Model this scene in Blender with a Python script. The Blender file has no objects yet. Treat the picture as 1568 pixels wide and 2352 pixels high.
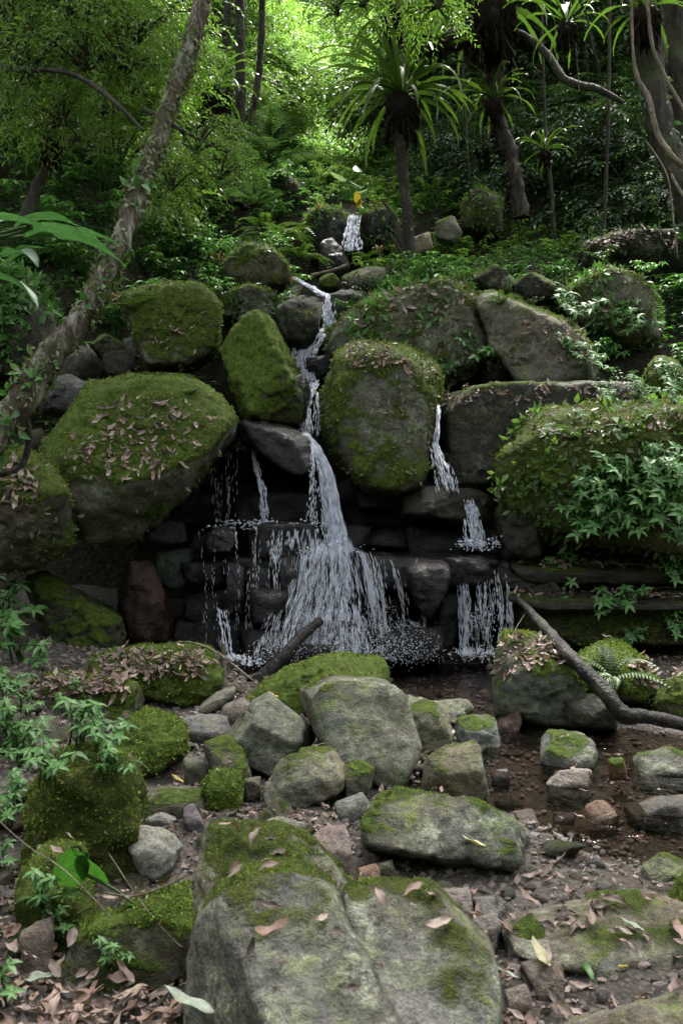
import bpy, bmesh, math, random
import numpy as np
from mathutils import Vector, Matrix, Quaternion
from mathutils.bvhtree import BVHTree

# ------------------------------------------------------------------ camera, world, sun, exposure
S = bpy.context.scene
COL = S.collection
PI = math.pi
CAM_Z = 1.5
FPX = 2036.5                       # focal length in pixels of a 1568 x 2352 picture
PITCH = math.atan2(74.0, FPX)      # the camera looks down by this much
cd = bpy.data.cameras.new('camera')
cam = bpy.data.objects.new('camera', cd)
COL.objects.link(cam)
cam.location = (0, 0, CAM_Z)
cam.rotation_euler = (PI / 2 - PITCH, 0, 0)
cd.sensor_fit = 'VERTICAL'
cd.sensor_height = 24.0
cd.lens = 24.0 * FPX / 2352.0
cd.clip_start = 0.05
cd.clip_end = 400
cd.dof.use_dof = True
cd.dof.focus_distance = 8.0
cd.dof.aperture_fstop = 5.0
S.camera = cam

SUN_EL, SUN_AZ = math.radians(62), math.radians(12)   # high, behind the hill and a little to the right
w = bpy.data.worlds.new('World'); S.world = w; w.use_nodes = True
nt = w.node_tree; nt.nodes.clear()
sky = nt.nodes.new('ShaderNodeTexSky'); sky.sky_type = 'NISHITA'; sky.sun_disc = False
sky.sun_elevation = SUN_EL; sky.sun_rotation = SUN_AZ
sky.air_density = 1.0; sky.dust_density = 6.0; sky.ozone_density = 1.0
bg = nt.nodes.new('ShaderNodeBackground'); bg.inputs['Strength'].default_value = 0.15
hs = nt.nodes.new('ShaderNodeHueSaturation'); hs.inputs['Saturation'].default_value = 0.3   # thin overcast: a greyer sky
out = nt.nodes.new('ShaderNodeOutputWorld')
nt.links.new(sky.outputs[0], hs.inputs['Color']); nt.links.new(hs.outputs[0], bg.inputs[0]); nt.links.new(bg.outputs[0], out.inputs[0])
sd = bpy.data.lights.new('sun', 'SUN'); sd.energy = 2.8; sd.angle = math.radians(18); sd.color = (1.0, 0.97, 0.9)
sun = bpy.data.objects.new('sun', sd); COL.objects.link(sun)
sdir = Vector((math.sin(SUN_AZ) * math.cos(SUN_EL), math.cos(SUN_AZ) * math.cos(SUN_EL), math.sin(SUN_EL)))
sun.rotation_euler = (-sdir).to_track_quat('-Z', 'Y').to_euler()
sun.location = (0, 20, 30)
S.view_settings.view_transform = 'Standard'
S.view_settings.look = 'None'
S.view_settings.gamma = 1
S.view_settings.exposure = 2.62
S.view_settings.use_curve_mapping = False
S.cycles.max_bounces = 6
S.cycles.diffuse_bounces = 3
S.cycles.glossy_bounces = 2
S.cycles.transmission_bounces = 4
S.cycles.transparent_max_bounces = 8
S.cycles.caustics_reflective = False
S.cycles.caustics_refractive = False

R = random.Random(7)
NR = np.random.default_rng(7)

# ------------------------------------------------------------------ helpers
_cp, _sp = math.cos(PITCH), math.sin(PITCH)
def at(px, py, d):
    u = (px - 784.0) / FPX; v = (1176.0 - py) / FPX
    dy = _cp + v * _sp; dz = -_sp + v * _cp
    s = d / dy
    return Vector((u * s, d, CAM_Z + dz * s))
def ground_at(px, py, z=0.0):
    u = (px - 784.0) / FPX; v = (1176.0 - py) / FPX
    dy = _cp + v * _sp; dz = -_sp + v * _cp
    s = (z - CAM_Z) / dz
    return Vector((u * s, dy * s, z))
def to_px(P):
    P = np.asarray(P, float)
    y = P[..., 1]; z = P[..., 2] - CAM_Z
    f = y * _cp - z * _sp; up = y * _sp + z * _cp
    return 784 + P[..., 0] / f * FPX, 1176 - up / f * FPX

_perm = np.random.default_rng(3).permutation(256)
_perm = np.concatenate([_perm, _perm, _perm])
_gr = np.random.default_rng(4).normal(size=(256, 3)); _gr /= np.linalg.norm(_gr, axis=1)[:, None]
def perlin(P):
    P = np.asarray(P, float)
    i = np.floor(P).astype(int); f = P - i; i &= 255
    u = f * f * f * (f * (f * 6 - 15) + 10)
    r = 0
    for a in (0, 1):
        for b in (0, 1):
            for c in (0, 1):
                h = _perm[_perm[_perm[i[:, 0] + a] + i[:, 1] + b] + i[:, 2] + c]
                g = _gr[h]
                d = (g * (f - (a, b, c))).sum(1)
                wx = u[:, 0] if a else 1 - u[:, 0]
                wy = u[:, 1] if b else 1 - u[:, 1]
                wz = u[:, 2] if c else 1 - u[:, 2]
                r = r + d * wx * wy * wz
    return r * 1.6
def fbm(P, o=3, lac=2.1, gain=0.5):
    r = 0; a = 1; P = np.asarray(P, float)
    for k in range(o):
        r = r + a * perlin(P + 17.3 * k); P = P * lac; a *= gain
    return r
def sstep(a, b, x):
    t = np.clip((x - a) / (b - a), 0, 1); return t * t * (3 - 2 * t)

def make_mesh(name, V, F, attrs=None, smooth=True, mats=(), fmat=None):
    """V (n,3); F (m,k) array, or list of such arrays"""
    me = bpy.data.meshes.new(name)
    V = np.asarray(V, np.float32)
    FL = F if isinstance(F, list) else [F]
    FL = [np.asarray(f, np.int32) for f in FL if len(f)]
    me.vertices.add(len(V)); me.vertices.foreach_set('co', V.ravel())
    nl = sum(f.size for f in FL); nf = sum(len(f) for f in FL)
    me.loops.add(nl); me.polygons.add(nf)
    me.loops.foreach_set('vertex_index', np.concatenate([f.ravel() for f in FL]))
    tot = np.concatenate([np.full(len(f), f.shape[1]) for f in FL]).astype(np.int32)
    st = np.concatenate([[0], np.cumsum(tot)[:-1]]).astype(np.int32)
    me.polygons.foreach_set('loop_start', st)
    me.polygons.foreach_set('use_smooth', np.full(nf, smooth))
    if attrs:
        for k, a in attrs.items():
            at_ = me.attributes.new(k, 'FLOAT', 'POINT'); at_.data.foreach_set('value', np.asarray(a, np.float32))
    for m in mats: me.materials.append(m)
    if fmat is not None: me.polygons.foreach_set('material_index', np.asarray(fmat, np.int32))
    me.update(calc_edges=True)
    return me
def link(name, me, parent=None, loc=None):
    o = bpy.data.objects.new(name, me); COL.objects.link(o)
    if loc is not None: o.location = loc
    if parent is not None: o.parent = parent
    return o
def empty(name, loc=(0, 0, 0)):
    o = bpy.data.objects.new(name, None); COL.objects.link(o); o.location = loc
    o.empty_display_size = 0.1
    return o
def tag(o, label=None, cat=None, group=None, kind=None):
    if label: o['label'] = label
    if cat: o['category'] = cat
    if group: o['group'] = group
    if kind: o['kind'] = kind
    return o
def copy_tree(o, parent=None):
    c = o.copy(); COL.objects.link(c)
    if parent is not None: c.parent = parent
    for ch in KIDS.get(o.name, []): copy_tree(ch, c)
    return c
KIDS = {}
def kid(parent, ch):
    KIDS.setdefault(parent.name, []).append(ch); return ch

def tube(pts, rad, sides=10, rough=0.0, seed=0, cap=True):
    """smooth tube through points; returns V, F(quads), t per vertex"""
    pts = [Vector(p) for p in pts]
    n = len(pts); P = []; Rr = []
    seg = 8
    for i in range(n - 1):
        p0 = pts[max(i - 1, 0)]; p1 = pts[i]; p2 = pts[i + 1]; p3 = pts[min(i + 2, n - 1)]
        for k in range(seg):
            t = k / seg
            P.append(0.5 * ((2 * p1) + (p2 - p0) * t + (2 * p0 - 5 * p1 + 4 * p2 - p3) * t * t + (3 * p1 - p0 - 3 * p2 + p3) * t ** 3))
            Rr.append(rad[i] * (1 - t) + rad[i + 1] * t)
    P.append(pts[-1]); Rr.append(rad[-1])
    m = len(P); V = []
    up = Vector((0.3, 1, 0.2)).normalized()
    for i in range(m):
        T = (P[min(i + 1, m - 1)] - P[max(i - 1, 0)]).normalized()
        X = up.cross(T).normalized(); Y = T.cross(X).normalized(); up = Y if abs(Y.dot(T)) < 0.9 else up
        up = Y
        for j in range(sides):
            a = 2 * PI * j / sides
            V.append(P[i] + (X * math.cos(a) + Y * math.sin(a)) * Rr[i])
    V = np.array([tuple(v) for v in V])
    if rough:
        C = np.repeat(np.array([tuple(p) for p in P]), sides, 0)
        rr = np.repeat(np.array(Rr), sides)[:, None]
        nz = fbm(V / (rr * 1.6) + seed * 3.1, 3)[:, None]
        V = C + (V - C) * (1 + rough * nz)
    F = [(i * sides + j, i * sides + (j + 1) % sides, (i + 1) * sides + (j + 1) % sides, (i + 1) * sides + j) for i in range(m - 1) for j in range(sides)]
    return V, np.array(F)
def join(parts):
    V = []; F = []; o = 0
    for v, f in parts:
        V.append(v); F.append(np.asarray(f) + o); o += len(v)
    ks = sorted({f.shape[1] for f in F})
    return np.concatenate(V), [np.concatenate([f for f in F if f.shape[1] == k]) for k in ks]

# leaf templates: along +Y, normal +Z
def tmpl_leaf(kind):
    if kind == 'tiny':
        V = [(0, 0, 0), (.5, .45, .12), (0, 1, -.08), (-.5, .45, .12)]; F = [(0, 1, 2), (0, 2, 3)]
    elif kind == 'mid':
        V = [(0, 0, 0), (.42, .28, .1), (.36, .62, .06), (0, 1, -.22), (-.36, .62, .06), (-.42, .28, .1), (0, .45, 0)]
        F = [(0, 1, 6), (1, 2, 6), (2, 3, 6), (3, 4, 6), (4, 5, 6), (5, 0, 6)]
    elif kind == 'litter':
        V = [(0, 0, .05), (.4, .3, .22), (.34, .65, .12), (.05, 1, .22), (-.36, .62, .0), (-.42, .28, .16), (0, .45, 0)]
        F = [(0, 1, 6), (1, 2, 6), (2, 3, 6), (3, 4, 6), (4, 5, 6), (5, 0, 6)]
    return np.array(V, float), np.array(F)
def fine_leaf(L, W_, curl=.3, bend=.15, wav=.04, seed=0):
    """one close-up leaf: pointed oval with a sunken midrib, curl and a wavy edge"""
    V = []; F = []; n = 10; rg = np.random.default_rng(seed)
    for i in range(n + 1):
        t = i / n; w_ = (math.sin(PI * min(1, t * .93 + .05)) ** .85) * (1 - .35 * t) * .62
        for j, u in enumerate((-1, -.5, 0, .5, 1)):
            V.append((u * w_ * W_ * .72 + bend * L * t * t, t * L, L * (curl * (t - .5) ** 2 + .16 * abs(u) * w_ * 2 * W_ / L + wav * math.sin(t * 11 + j * 2 + seed) * abs(u))))
    for i in range(n):
        for j in range(4): a = i * 5 + j; F.append((a, a + 1, a + 6, a + 5))
    V = np.array(V); V[:, 2] += rg.normal() * .1 * V[:, 0]
    return V, np.array(F)
def frames(Y, N):
    """rotation matrices (n,3,3) with columns X,Y,N from leaf direction and rough normal"""
    Y = Y / np.linalg.norm(Y, axis=1)[:, None]
    X = np.cross(Y, N); X /= (np.linalg.norm(X, axis=1)[:, None] + 1e-9)
    Z = np.cross(X, Y)
    return np.stack([X, Y, Z], 2)
def leaves(P, Y, N, L, Wd, kind, rnd=None):
    T, F = tmpl_leaf(kind); n = len(P)
    L = np.broadcast_to(L, (n,)); Wd = np.broadcast_to(Wd, (n,))
    M = frames(np.asarray(Y, float), np.asarray(N, float))
    sc = np.stack([Wd, L, L * 0.8], 1)
    V = np.einsum('nij,nkj->nki', M, T[None] * sc[:, None, :]) + np.asarray(P)[:, None, :]
    FF = F[None] + (np.arange(n) * len(T))[:, None, None]
    if rnd is None: rnd = NR.random(n)
    return V.reshape(-1, 3), FF.reshape(-1, F.shape[1]), np.repeat(rnd, len(T))
def jl(parts):
    V, F = join([(a, b) for a, b, c in parts])
    return V, F, np.concatenate([c for a, b, c in parts])
def rdir(n, zb=0.0, flat=1.0):
    d = NR.normal(size=(n, 3)); d[:, 2] = d[:, 2] * flat + zb
    return d / np.linalg.norm(d, axis=1)[:, None]

# ------------------------------------------------------------------ materials
def newmat(name):
    m = bpy.data.materials.new(name); m.use_nodes = True; n = m.node_tree; n.nodes.clear(); return m, n
def N_(n, t, **k):
    x = n.nodes.new(t)
    for a, b in k.items():
        if a.startswith('i_'): x.inputs[a[2:]].default_value = b
        else: setattr(x, a, b)
    return x
def ramp(n, src, stops, interp='LINEAR'):
    r = n.nodes.new('ShaderNodeValToRGB'); r.color_ramp.interpolation = interp
    e = r.color_ramp.elements
    while len(e) < len(stops): e.new(0.5)
    for q, (p, c) in zip(e, stops): q.position = p; q.color = (*c, 1) if len(c) == 3 else c
    if src is not None: n.links.new(src, r.inputs[0])
    return r
def g(v): return (v, v, v)
def mathn(n, op, a, b=None, c=None, clamp=False):
    x = n.nodes.new('ShaderNodeMath'); x.operation = op; x.use_clamp = clamp
    for i, q in enumerate((a, b, c)):
        if q is None: continue
        if isinstance(q, (int, float)): x.inputs[i].default_value = q
        else: n.links.new(q, x.inputs[i])
    return x.outputs[0]
def mix(n, f, a, b, mode='MIX'):
    x = n.nodes.new('ShaderNodeMix'); x.data_type = 'RGBA'; x.blend_type = mode
    for s, q in ((0, f), (6, a), (7, b)):
        if isinstance(q, (int, float)): x.inputs[s].default_value = q
        elif isinstance(q, tuple): x.inputs[s].default_value = (*q, 1)
        else: n.links.new(q, x.inputs[s])
    return x.outputs[2]
def noise(n, co, sc, det=4, rough=0.55, dist=0.0):
    x = N_(n, 'ShaderNodeTexNoise'); x.inputs['Scale'].default_value = sc; x.inputs['Detail'].default_value = det
    x.inputs['Roughness'].default_value = rough; x.inputs['Distortion'].default_value = dist
    n.links.new(co, x.inputs['Vector']); return x

def rock_material():
    m, n = newmat('rock'); L = n.links.new
    tc = N_(n, 'ShaderNodeTexCoord'); co = tc.outputs['Object']
    oi = N_(n, 'ShaderNodeObjectInfo')
    add = N_(n, 'ShaderNodeVectorMath', operation='MULTIPLY_ADD'); L(oi.outputs['Random'], add.inputs[0]); add.inputs[1].default_value = (37, 91, 53); L(co, add.inputs[2])
    co = add.outputs[0]
    tint = N_(n, 'ShaderNodeAttribute', attribute_type='OBJECT', attribute_name='tint')
    wet = N_(n, 'ShaderNodeAttribute', attribute_type='OBJECT', attribute_name='wet')
    lich = N_(n, 'ShaderNodeAttribute', attribute_type='OBJECT', attribute_name='lichen')
    mhue = N_(n, 'ShaderNodeAttribute', attribute_type='OBJECT', attribute_name='moss_hue')
    ms = N_(n, 'ShaderNodeAttribute', attribute_type='GEOMETRY', attribute_name='moss')
    n1 = noise(n, co, 3.0, 6, 0.65); n2 = noise(n, co, 28, 5, 0.7); n3 = noise(n, co, 150, 3, 0.7); n0 = noise(n, co, 1.1, 3)
    # stone
    v = ramp(n, n1.outputs[0], [(0.3, g(0.45)), (0.5, g(0.85)), (0.72, g(1.35))])
    v2 = ramp(n, n2.outputs[0], [(0.3, g(0.55)), (0.55, g(1.0)), (0.75, g(1.5))])
    base = mix(n, 1.0, tint.outputs['Color'], v.outputs[0], 'MULTIPLY')
    base = mix(n, 1.0, base, v2.outputs[0], 'MULTIPLY')
    brown = mix(n, ramp(n, n0.outputs[0], [(0.45, g(0)), (0.65, g(0.5))]).outputs[0], base, mix(n, 1.0, base, (1.25, .92, .66), 'MULTIPLY'))
    # lichen blotches
    vo = N_(n, 'ShaderNodeTexVoronoi', feature='SMOOTH_F1'); vo.inputs['Scale'].default_value = 9; vo.inputs['Smoothness'].default_value = .4
    nd = noise(n, co, 12, 4, 0.7); dv = N_(n, 'ShaderNodeVectorMath', operation='MULTIPLY_ADD'); L(nd.outputs['Color'], dv.inputs[0]); dv.inputs[1].default_value = (.2, .2, .2); L(co, dv.inputs[2]); L(dv.outputs[0], vo.inputs['Vector'])
    ln = noise(n, co, 5, 5, 0.75)
    lm = mathn(n, 'MULTIPLY', ramp(n, ln.outputs[0], [(0.50, g(0)), (0.60, g(1))]).outputs[0], ramp(n, n2.outputs[0], [(0.38, g(0)), (0.55, g(1))]).outputs[0])
    lm = mathn(n, 'MULTIPLY', lm, lich.outputs['Fac'])
    lcol = mix(n, ramp(n, n1.outputs[0], [(0.45, g(0)), (0.55, g(1))]).outputs[0], (0.26, 0.27, 0.21), (0.13, 0.17, 0.045))
    stone = mix(n, lm, brown, lcol)
    # algae film (thin green)
    al = mathn(n, 'MULTIPLY', ramp(n, nd.outputs[0], [(0.40, g(0)), (0.58, g(0.9))]).outputs[0], mathn(n, 'ADD', ms.outputs['Fac'], mathn(n, 'MULTIPLY_ADD', wet.outputs['Fac'], -.16, .18), clamp=True))
    stone = mix(n, al, stone, mix(n, ramp(n, n2.outputs[0], [(.4, g(0)), (.6, g(1))]).outputs[0], (0.03, 0.042, 0.01), (0.11, 0.135, 0.025)))
    stone = mix(n, 0.75, stone, ramp(n, n3.outputs[0], [(0.3, g(.45)), (.5, g(1.)), (.7, g(1.6))]).outputs[0], 'MULTIPLY')
    # moss
    edge = mathn(n, 'ADD', ms.outputs['Fac'], mathn(n, 'MULTIPLY', mathn(n, 'SUBTRACT', n2.outputs[0], 0.5), 0.9))
    mask = ramp(n, edge, [(0.42, g(0)), (0.62, g(1))]).outputs[0]
    mc = ramp(n, n2.outputs[0], [(0.25, (0.018, 0.035, 0.006)), (0.42, (0.065, 0.11, 0.014)), (0.58, (0.13, 0.19, 0.025)), (0.8, (0.22, 0.28, 0.045))])
    mc2 = ramp(n, n2.outputs[0], [(0.25, (0.02, 0.022, 0.006)), (0.5, (0.06, 0.06, 0.014)), (0.8, (0.15, 0.13, 0.03))])
    mcol = mix(n, mathn(n, 'MULTIPLY_ADD', n1.outputs[0], 1.3, mathn(n, 'SUBTRACT', mhue.outputs['Fac'], 0.85), clamp=True), mc.outputs[0], mc2.outputs[0])
    mcol = mix(n, mathn(n, 'MULTIPLY', ramp(n, n3.outputs[0], [(0.4, g(1)), (0.6, g(0))]).outputs[0], 0.6), mcol, (0.012, 0.02, 0.004))
    col = mix(n, mask, stone, mcol)
    dk = mathn(n, 'MULTIPLY_ADD', wet.outputs['Fac'], -0.5, 1.0)
    cc = N_(n, 'ShaderNodeVectorMath', operation='SCALE'); L(col, cc.inputs[0]); L(dk, cc.inputs['Scale'])
    b = N_(n, 'ShaderNodeBsdfPrincipled'); L(cc.outputs[0], b.inputs['Base Color'])
    wr = mathn(n, 'MULTIPLY', wet.outputs['Fac'], mathn(n, 'SUBTRACT', 1.0, mask))
    rg = mathn(n, 'MULTIPLY_ADD', wr, -0.74, 0.85); L(rg, b.inputs['Roughness'])
    L(mathn(n, 'MULTIPLY_ADD', wr, 0.16, 0.15), b.inputs['Specular IOR Level'])
    # relief
    h = mathn(n, 'ADD', mathn(n, 'MULTIPLY', n2.outputs[0], 0.5), mathn(n, 'MULTIPLY', n3.outputs[0], mathn(n, 'MULTIPLY_ADD', mask, 0.5, 0.12)))
    h = mathn(n, 'ADD', h, mathn(n, 'MULTIPLY', n1.outputs[0], 1.2))
    bp = N_(n, 'ShaderNodeBump'); bp.inputs['Strength'].default_value = 1.0; bp.inputs['Distance'].default_value = 0.045
    L(h, bp.inputs['Height']); L(bp.outputs[0], b.inputs['Normal'])
    o = N_(n, 'ShaderNodeOutputMaterial'); L(b.outputs[0], o.inputs[0]); return m

def leaf_material(name, cols, rough=0.45, trans=0.35, spec=0.4, obj_var=0.0):
    m, n = newmat(name); L = n.links.new
    a = N_(n, 'ShaderNodeAttribute', attribute_type='GEOMETRY', attribute_name='rnd')
    st = [(i / max(1, len(cols) - 1), c) for i, c in enumerate(cols)]
    r = ramp(n, a.outputs['Fac'], st)
    tc = N_(n, 'ShaderNodeTexCoord'); nn = noise(n, tc.outputs['Object'], 45, 3, .7)
    col = mix(n, 0.55, r.outputs[0], ramp(n, nn.outputs[0], [(.3, g(.35)), (.7, g(1.5))]).outputs[0], 'MULTIPLY')
    b = N_(n, 'ShaderNodeBsdfPrincipled'); L(col, b.inputs['Base Color']); b.inputs['Roughness'].default_value = rough
    b.inputs['Specular IOR Level'].default_value = spec
    o = N_(n, 'ShaderNodeOutputMaterial')
    if trans > 0:
        t = N_(n, 'ShaderNodeBsdfTranslucent')
        tcl = mix(n, 1.0, col, (1.3, 1.45, 0.8), 'MULTIPLY'); L(tcl, t.inputs[0])
        mx = N_(n, 'ShaderNodeMixShader'); mx.inputs[0].default_value = trans
        L(b.outputs[0], mx.inputs[1]); L(t.outputs[0], mx.inputs[2]); L(mx.outputs[0], o.inputs[0])
    else: L(b.outputs[0], o.inputs[0])
    return m
def bark_material(name, c1, c2, c3, scale=8, rough=.85, wet=0.0):
    m, n = newmat(name); L = n.links.new
    tc = N_(n, 'ShaderNodeTexCoord'); mp = N_(n, 'ShaderNodeMapping'); mp.inputs['Scale'].default_value = (1, 1, 0.35); L(tc.outputs['Object'], mp.inputs[0])
    a = noise(n, mp.outputs[0], scale, 6, .7, .6); b_ = noise(n, mp.outputs[0], scale * 5, 4, .7); c_ = noise(n, tc.outputs['Object'], scale * .35, 3)
    r = ramp(n, a.outputs[0], [(.3, c1), (.5, c2), (.68, c3)])
    col = mix(n, .7, r.outputs[0], ramp(n, b_.outputs[0], [(.3, g(.35)), (.7, g(1.5))]).outputs[0], 'MULTIPLY')
    col = mix(n, ramp(n, c_.outputs[0], [(.5, g(0)), (.65, g(.55))]).outputs[0], col, (.05, .065, .02))
    b = N_(n, 'ShaderNodeBsdfPrincipled'); L(col, b.inputs['Base Color']); b.inputs['Roughness'].default_value = rough; b.inputs['Specular IOR Level'].default_value = .25
    bp = N_(n, 'ShaderNodeBump'); bp.inputs['Distance'].default_value = .05; L(mathn(n, 'ADD', a.outputs[0], mathn(n, 'MULTIPLY', b_.outputs[0], .4)), bp.inputs['Height']); L(bp.outputs[0], b.inputs['Normal'])
    o = N_(n, 'ShaderNodeOutputMaterial'); L(b.outputs[0], o.inputs[0]); return m
def soil_material(name, cols, scale=30, rough=.9, spec=.2):
    m, n = newmat(name); L = n.links.new
    tc = N_(n, 'ShaderNodeTexCoord'); co = tc.outputs['Object']
    a = noise(n, co, scale, 6, .75); b_ = noise(n, co, 2.2, 4, .6); v = N_(n, 'ShaderNodeTexVoronoi'); v.inputs['Scale'].default_value = scale * 1.6; L(co, v.inputs['Vector'])
    r = ramp(n, a.outputs[0], [(.3, cols[0]), (.5, cols[1]), (.7, cols[2])])
    vc = ramp(n, v.outputs['Color'], [(0, g(.55)), (1, g(1.4))])
    col = mix(n, .8, r.outputs[0], vc.outputs[0], 'MULTIPLY')
    col = mix(n, ramp(n, b_.outputs[0], [(.4, g(0)), (.7, g(.6))]).outputs[0], col, cols[3])
    wa = N_(n, 'ShaderNodeAttribute', attribute_type='GEOMETRY', attribute_name='wetness')
    col = mix(n, mathn(n, 'MULTIPLY', wa.outputs['Fac'], .8), col, mix(n, 1.0, col, (.42, .36, .32), 'MULTIPLY'))
    b = N_(n, 'ShaderNodeBsdfPrincipled'); L(col, b.inputs['Base Color']); L(mathn(n, 'MULTIPLY_ADD', wa.outputs['Fac'], -.5, rough), b.inputs['Roughness']); b.inputs['Specular IOR Level'].default_value = spec
    bp = N_(n, 'ShaderNodeBump'); bp.inputs['Distance'].default_value = .02; bp.inputs['Strength'].default_value = .8
    L(mathn(n, 'SUBTRACT', a.outputs[0], v.outputs['Distance']), bp.inputs['Height']); L(bp.outputs[0], b.inputs['Normal'])
    o = N_(n, 'ShaderNodeOutputMaterial'); L(b.outputs[0], o.inputs[0]); return m
def stream_material():
    m, n = newmat('stream_water'); L = n.links.new
    tc = N_(n, 'ShaderNodeTexCoord'); a = noise(n, tc.outputs['Object'], 7, 3, .55, 1.0); b_ = noise(n, tc.outputs['Object'], 35, 2, .5, .5)
    bp = N_(n, 'ShaderNodeBump'); bp.inputs['Distance'].default_value = .03; bp.inputs['Strength'].default_value = .5
    L(mathn(n, 'ADD', a.outputs[0], mathn(n, 'MULTIPLY', b_.outputs[0], .2)), bp.inputs['Height'])
    gl = N_(n, 'ShaderNodeBsdfGlossy'); gl.inputs['Roughness'].default_value = .06; L(bp.outputs[0], gl.inputs['Normal'])
    tr = N_(n, 'ShaderNodeBsdfTransparent'); tr.inputs[0].default_value = (.6, .55, .5, 1)
    fr = N_(n, 'ShaderNodeFresnel'); fr.inputs[0].default_value = 1.33; L(bp.outputs[0], fr.inputs['Normal'])
    mx = N_(n, 'ShaderNodeMixShader'); L(fr.outputs[0], mx.inputs[0]); L(tr.outputs[0], mx.inputs[1]); L(gl.outputs[0], mx.inputs[2])
    o = N_(n, 'ShaderNodeOutputMaterial'); L(mx.outputs[0], o.inputs[0]); return m
def foam_material(name, alpha=1.0):
    m, n = newmat(name); L = n.links.new
    d = N_(n, 'ShaderNodeBsdfPrincipled'); d.inputs['Base Color'].default_value = (.8, .82, .88, 1); d.inputs['Roughness'].default_value = .25
    t = N_(n, 'ShaderNodeBsdfTranslucent'); t.inputs[0].default_value = (.88, .9, .98, 1)
    mx = N_(n, 'ShaderNodeMixShader'); mx.inputs[0].default_value = .5; L(d.outputs[0], mx.inputs[1]); L(t.outputs[0], mx.inputs[2])
    tr = N_(n, 'ShaderNodeBsdfTransparent')
    m2 = N_(n, 'ShaderNodeMixShader'); m2.inputs[0].default_value = alpha; L(tr.outputs[0], m2.inputs[1]); L(mx.outputs[0], m2.inputs[2])
    o = N_(n, 'ShaderNodeOutputMaterial'); L(m2.outputs[0], o.inputs[0]); return m
M_ROCK = rock_material()
M_STREAM = stream_material()
M_FOAM = foam_material('falling_water', .85)
M_VEIL = foam_material('thin_falling_water', .5)
M_SHEET = foam_material('thin_water_sheet', .3)
M_SOIL = soil_material('stream_bed_gravel', [(.028, .025, .021), (.07, .06, .051), (.13, .115, .1), (.05, .043, .036)])
M_HILL = soil_material('forest_soil', [(.008, .008, .005), (.02, .017, .01), (.05, .04, .022), (.015, .018, .006)], 14)
M_BARK = bark_material('mottled_bark', (.014, .011, .006), (.06, .046, .028), (.32, .3, .25), 12)
M_BARKD = bark_material('dark_bark', (.012, .010, .008), (.03, .024, .018), (.07, .06, .045), 9)
M_BARKM = bark_material('forest_bark', (.012, .01, .007), (.03, .025, .018), (.065, .055, .04), 9)
M_VINE = bark_material('vine_bark', (.08, .065, .045), (.17, .14, .1), (.28, .24, .18), 12)
M_LOG = bark_material('wet_log_bark', (.006, .005, .004), (.013, .01, .009), (.034, .026, .023), 7, .5)
M_LEAF_B = leaf_material('sun_toned_canopy_leaf', [(.09, .16, .045), (.15, .25, .07), (.2, .31, .1), (.11, .19, .06)], .45, .55)  # lighter leaf copy: sunlight on far trees and gap put into its colour
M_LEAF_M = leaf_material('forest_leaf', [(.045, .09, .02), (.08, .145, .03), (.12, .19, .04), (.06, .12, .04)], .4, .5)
M_LEAF_D = leaf_material('shade_leaf', [(.016, .036, .013), (.03, .06, .02), (.048, .085, .027), (.026, .06, .028)], .4, .35)  # darker leaf copy: the right slope's shade is put into its colour
M_LEAF_G = leaf_material('glossy_undergrowth_leaf', [(.035, .095, .02), (.055, .145, .03), (.08, .185, .045), (.12, .22, .08)], .45, .3, .3)
M_FROND = leaf_material('fern_frond', [(.025, .05, .01), (.045, .085, .016), (.07, .12, .02)], .4, .35)
M_LITTER = leaf_material('dry_leaf', [(.03, .02, .015), (.06, .042, .032), (.1, .07, .055), (.2, .135, .11), (.13, .07, .045), (.27, .195, .165), (.16, .12, .085), (.3, .23, .2)], .55, .08, .35)
M_MOSSL = leaf_material('moss_frond', [(.03, .055, .01), (.085, .135, .018), (.14, .2, .035), (.15, .15, .04)], .7, .3, .1)
M_CREEP = leaf_material('creeper_leaf', [(.035, .05, .015), (.07, .095, .03), (.11, .13, .05), (.13, .12, .06)], .5, .25, .4)
M_ROOT = leaf_material('fern_root', [(.005, .004, .003), (.012, .009, .006), (.022, .016, .01)], .9, 0, .1)

# ------------------------------------------------------------------ boulders
_ICO = {}
def ico(l):
    if l not in _ICO:
        bm = bmesh.new(); bmesh.ops.create_icosphere(bm, subdivisions=l, radius=1)
        V = np.array([v.co[:] for v in bm.verts]); F = np.array([[v.index for v in f.verts] for f in bm.faces]); bm.free()
        V /= np.linalg.norm(V, axis=1)[:, None]; _ICO[l] = (V, F)
    return _ICO[l]
def vnormals(V, F):
    a = V[F[:, 1]] - V[F[:, 0]]; b = V[F[:, 2]] - V[F[:, 0]]; fn = np.cross(a, b); n = np.zeros_like(V)
    for k in range(3):
        for c in range(3): n[:, c] += np.bincount(F[:, k], fn[:, c], len(V))
    return n / (np.linalg.norm(n, axis=1)[:, None] + 1e-12)
SOLIDS = []      # (V world, F, name)
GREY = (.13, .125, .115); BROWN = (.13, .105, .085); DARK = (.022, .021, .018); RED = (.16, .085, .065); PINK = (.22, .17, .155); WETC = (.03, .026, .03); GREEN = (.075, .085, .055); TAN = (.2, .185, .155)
def hull2(pts):
    pts = sorted(set(pts))
    def half(p):
        h = []
        for q in p:
            while len(h) > 1 and (h[-1][0]-h[-2][0])*(q[1]-h[-2][1]) - (h[-1][1]-h[-2][1])*(q[0]-h[-2][0]) <= 0: h.pop()
            h.append(q)
        return h[:-1]
    return half(pts) + half(pts[::-1])
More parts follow.
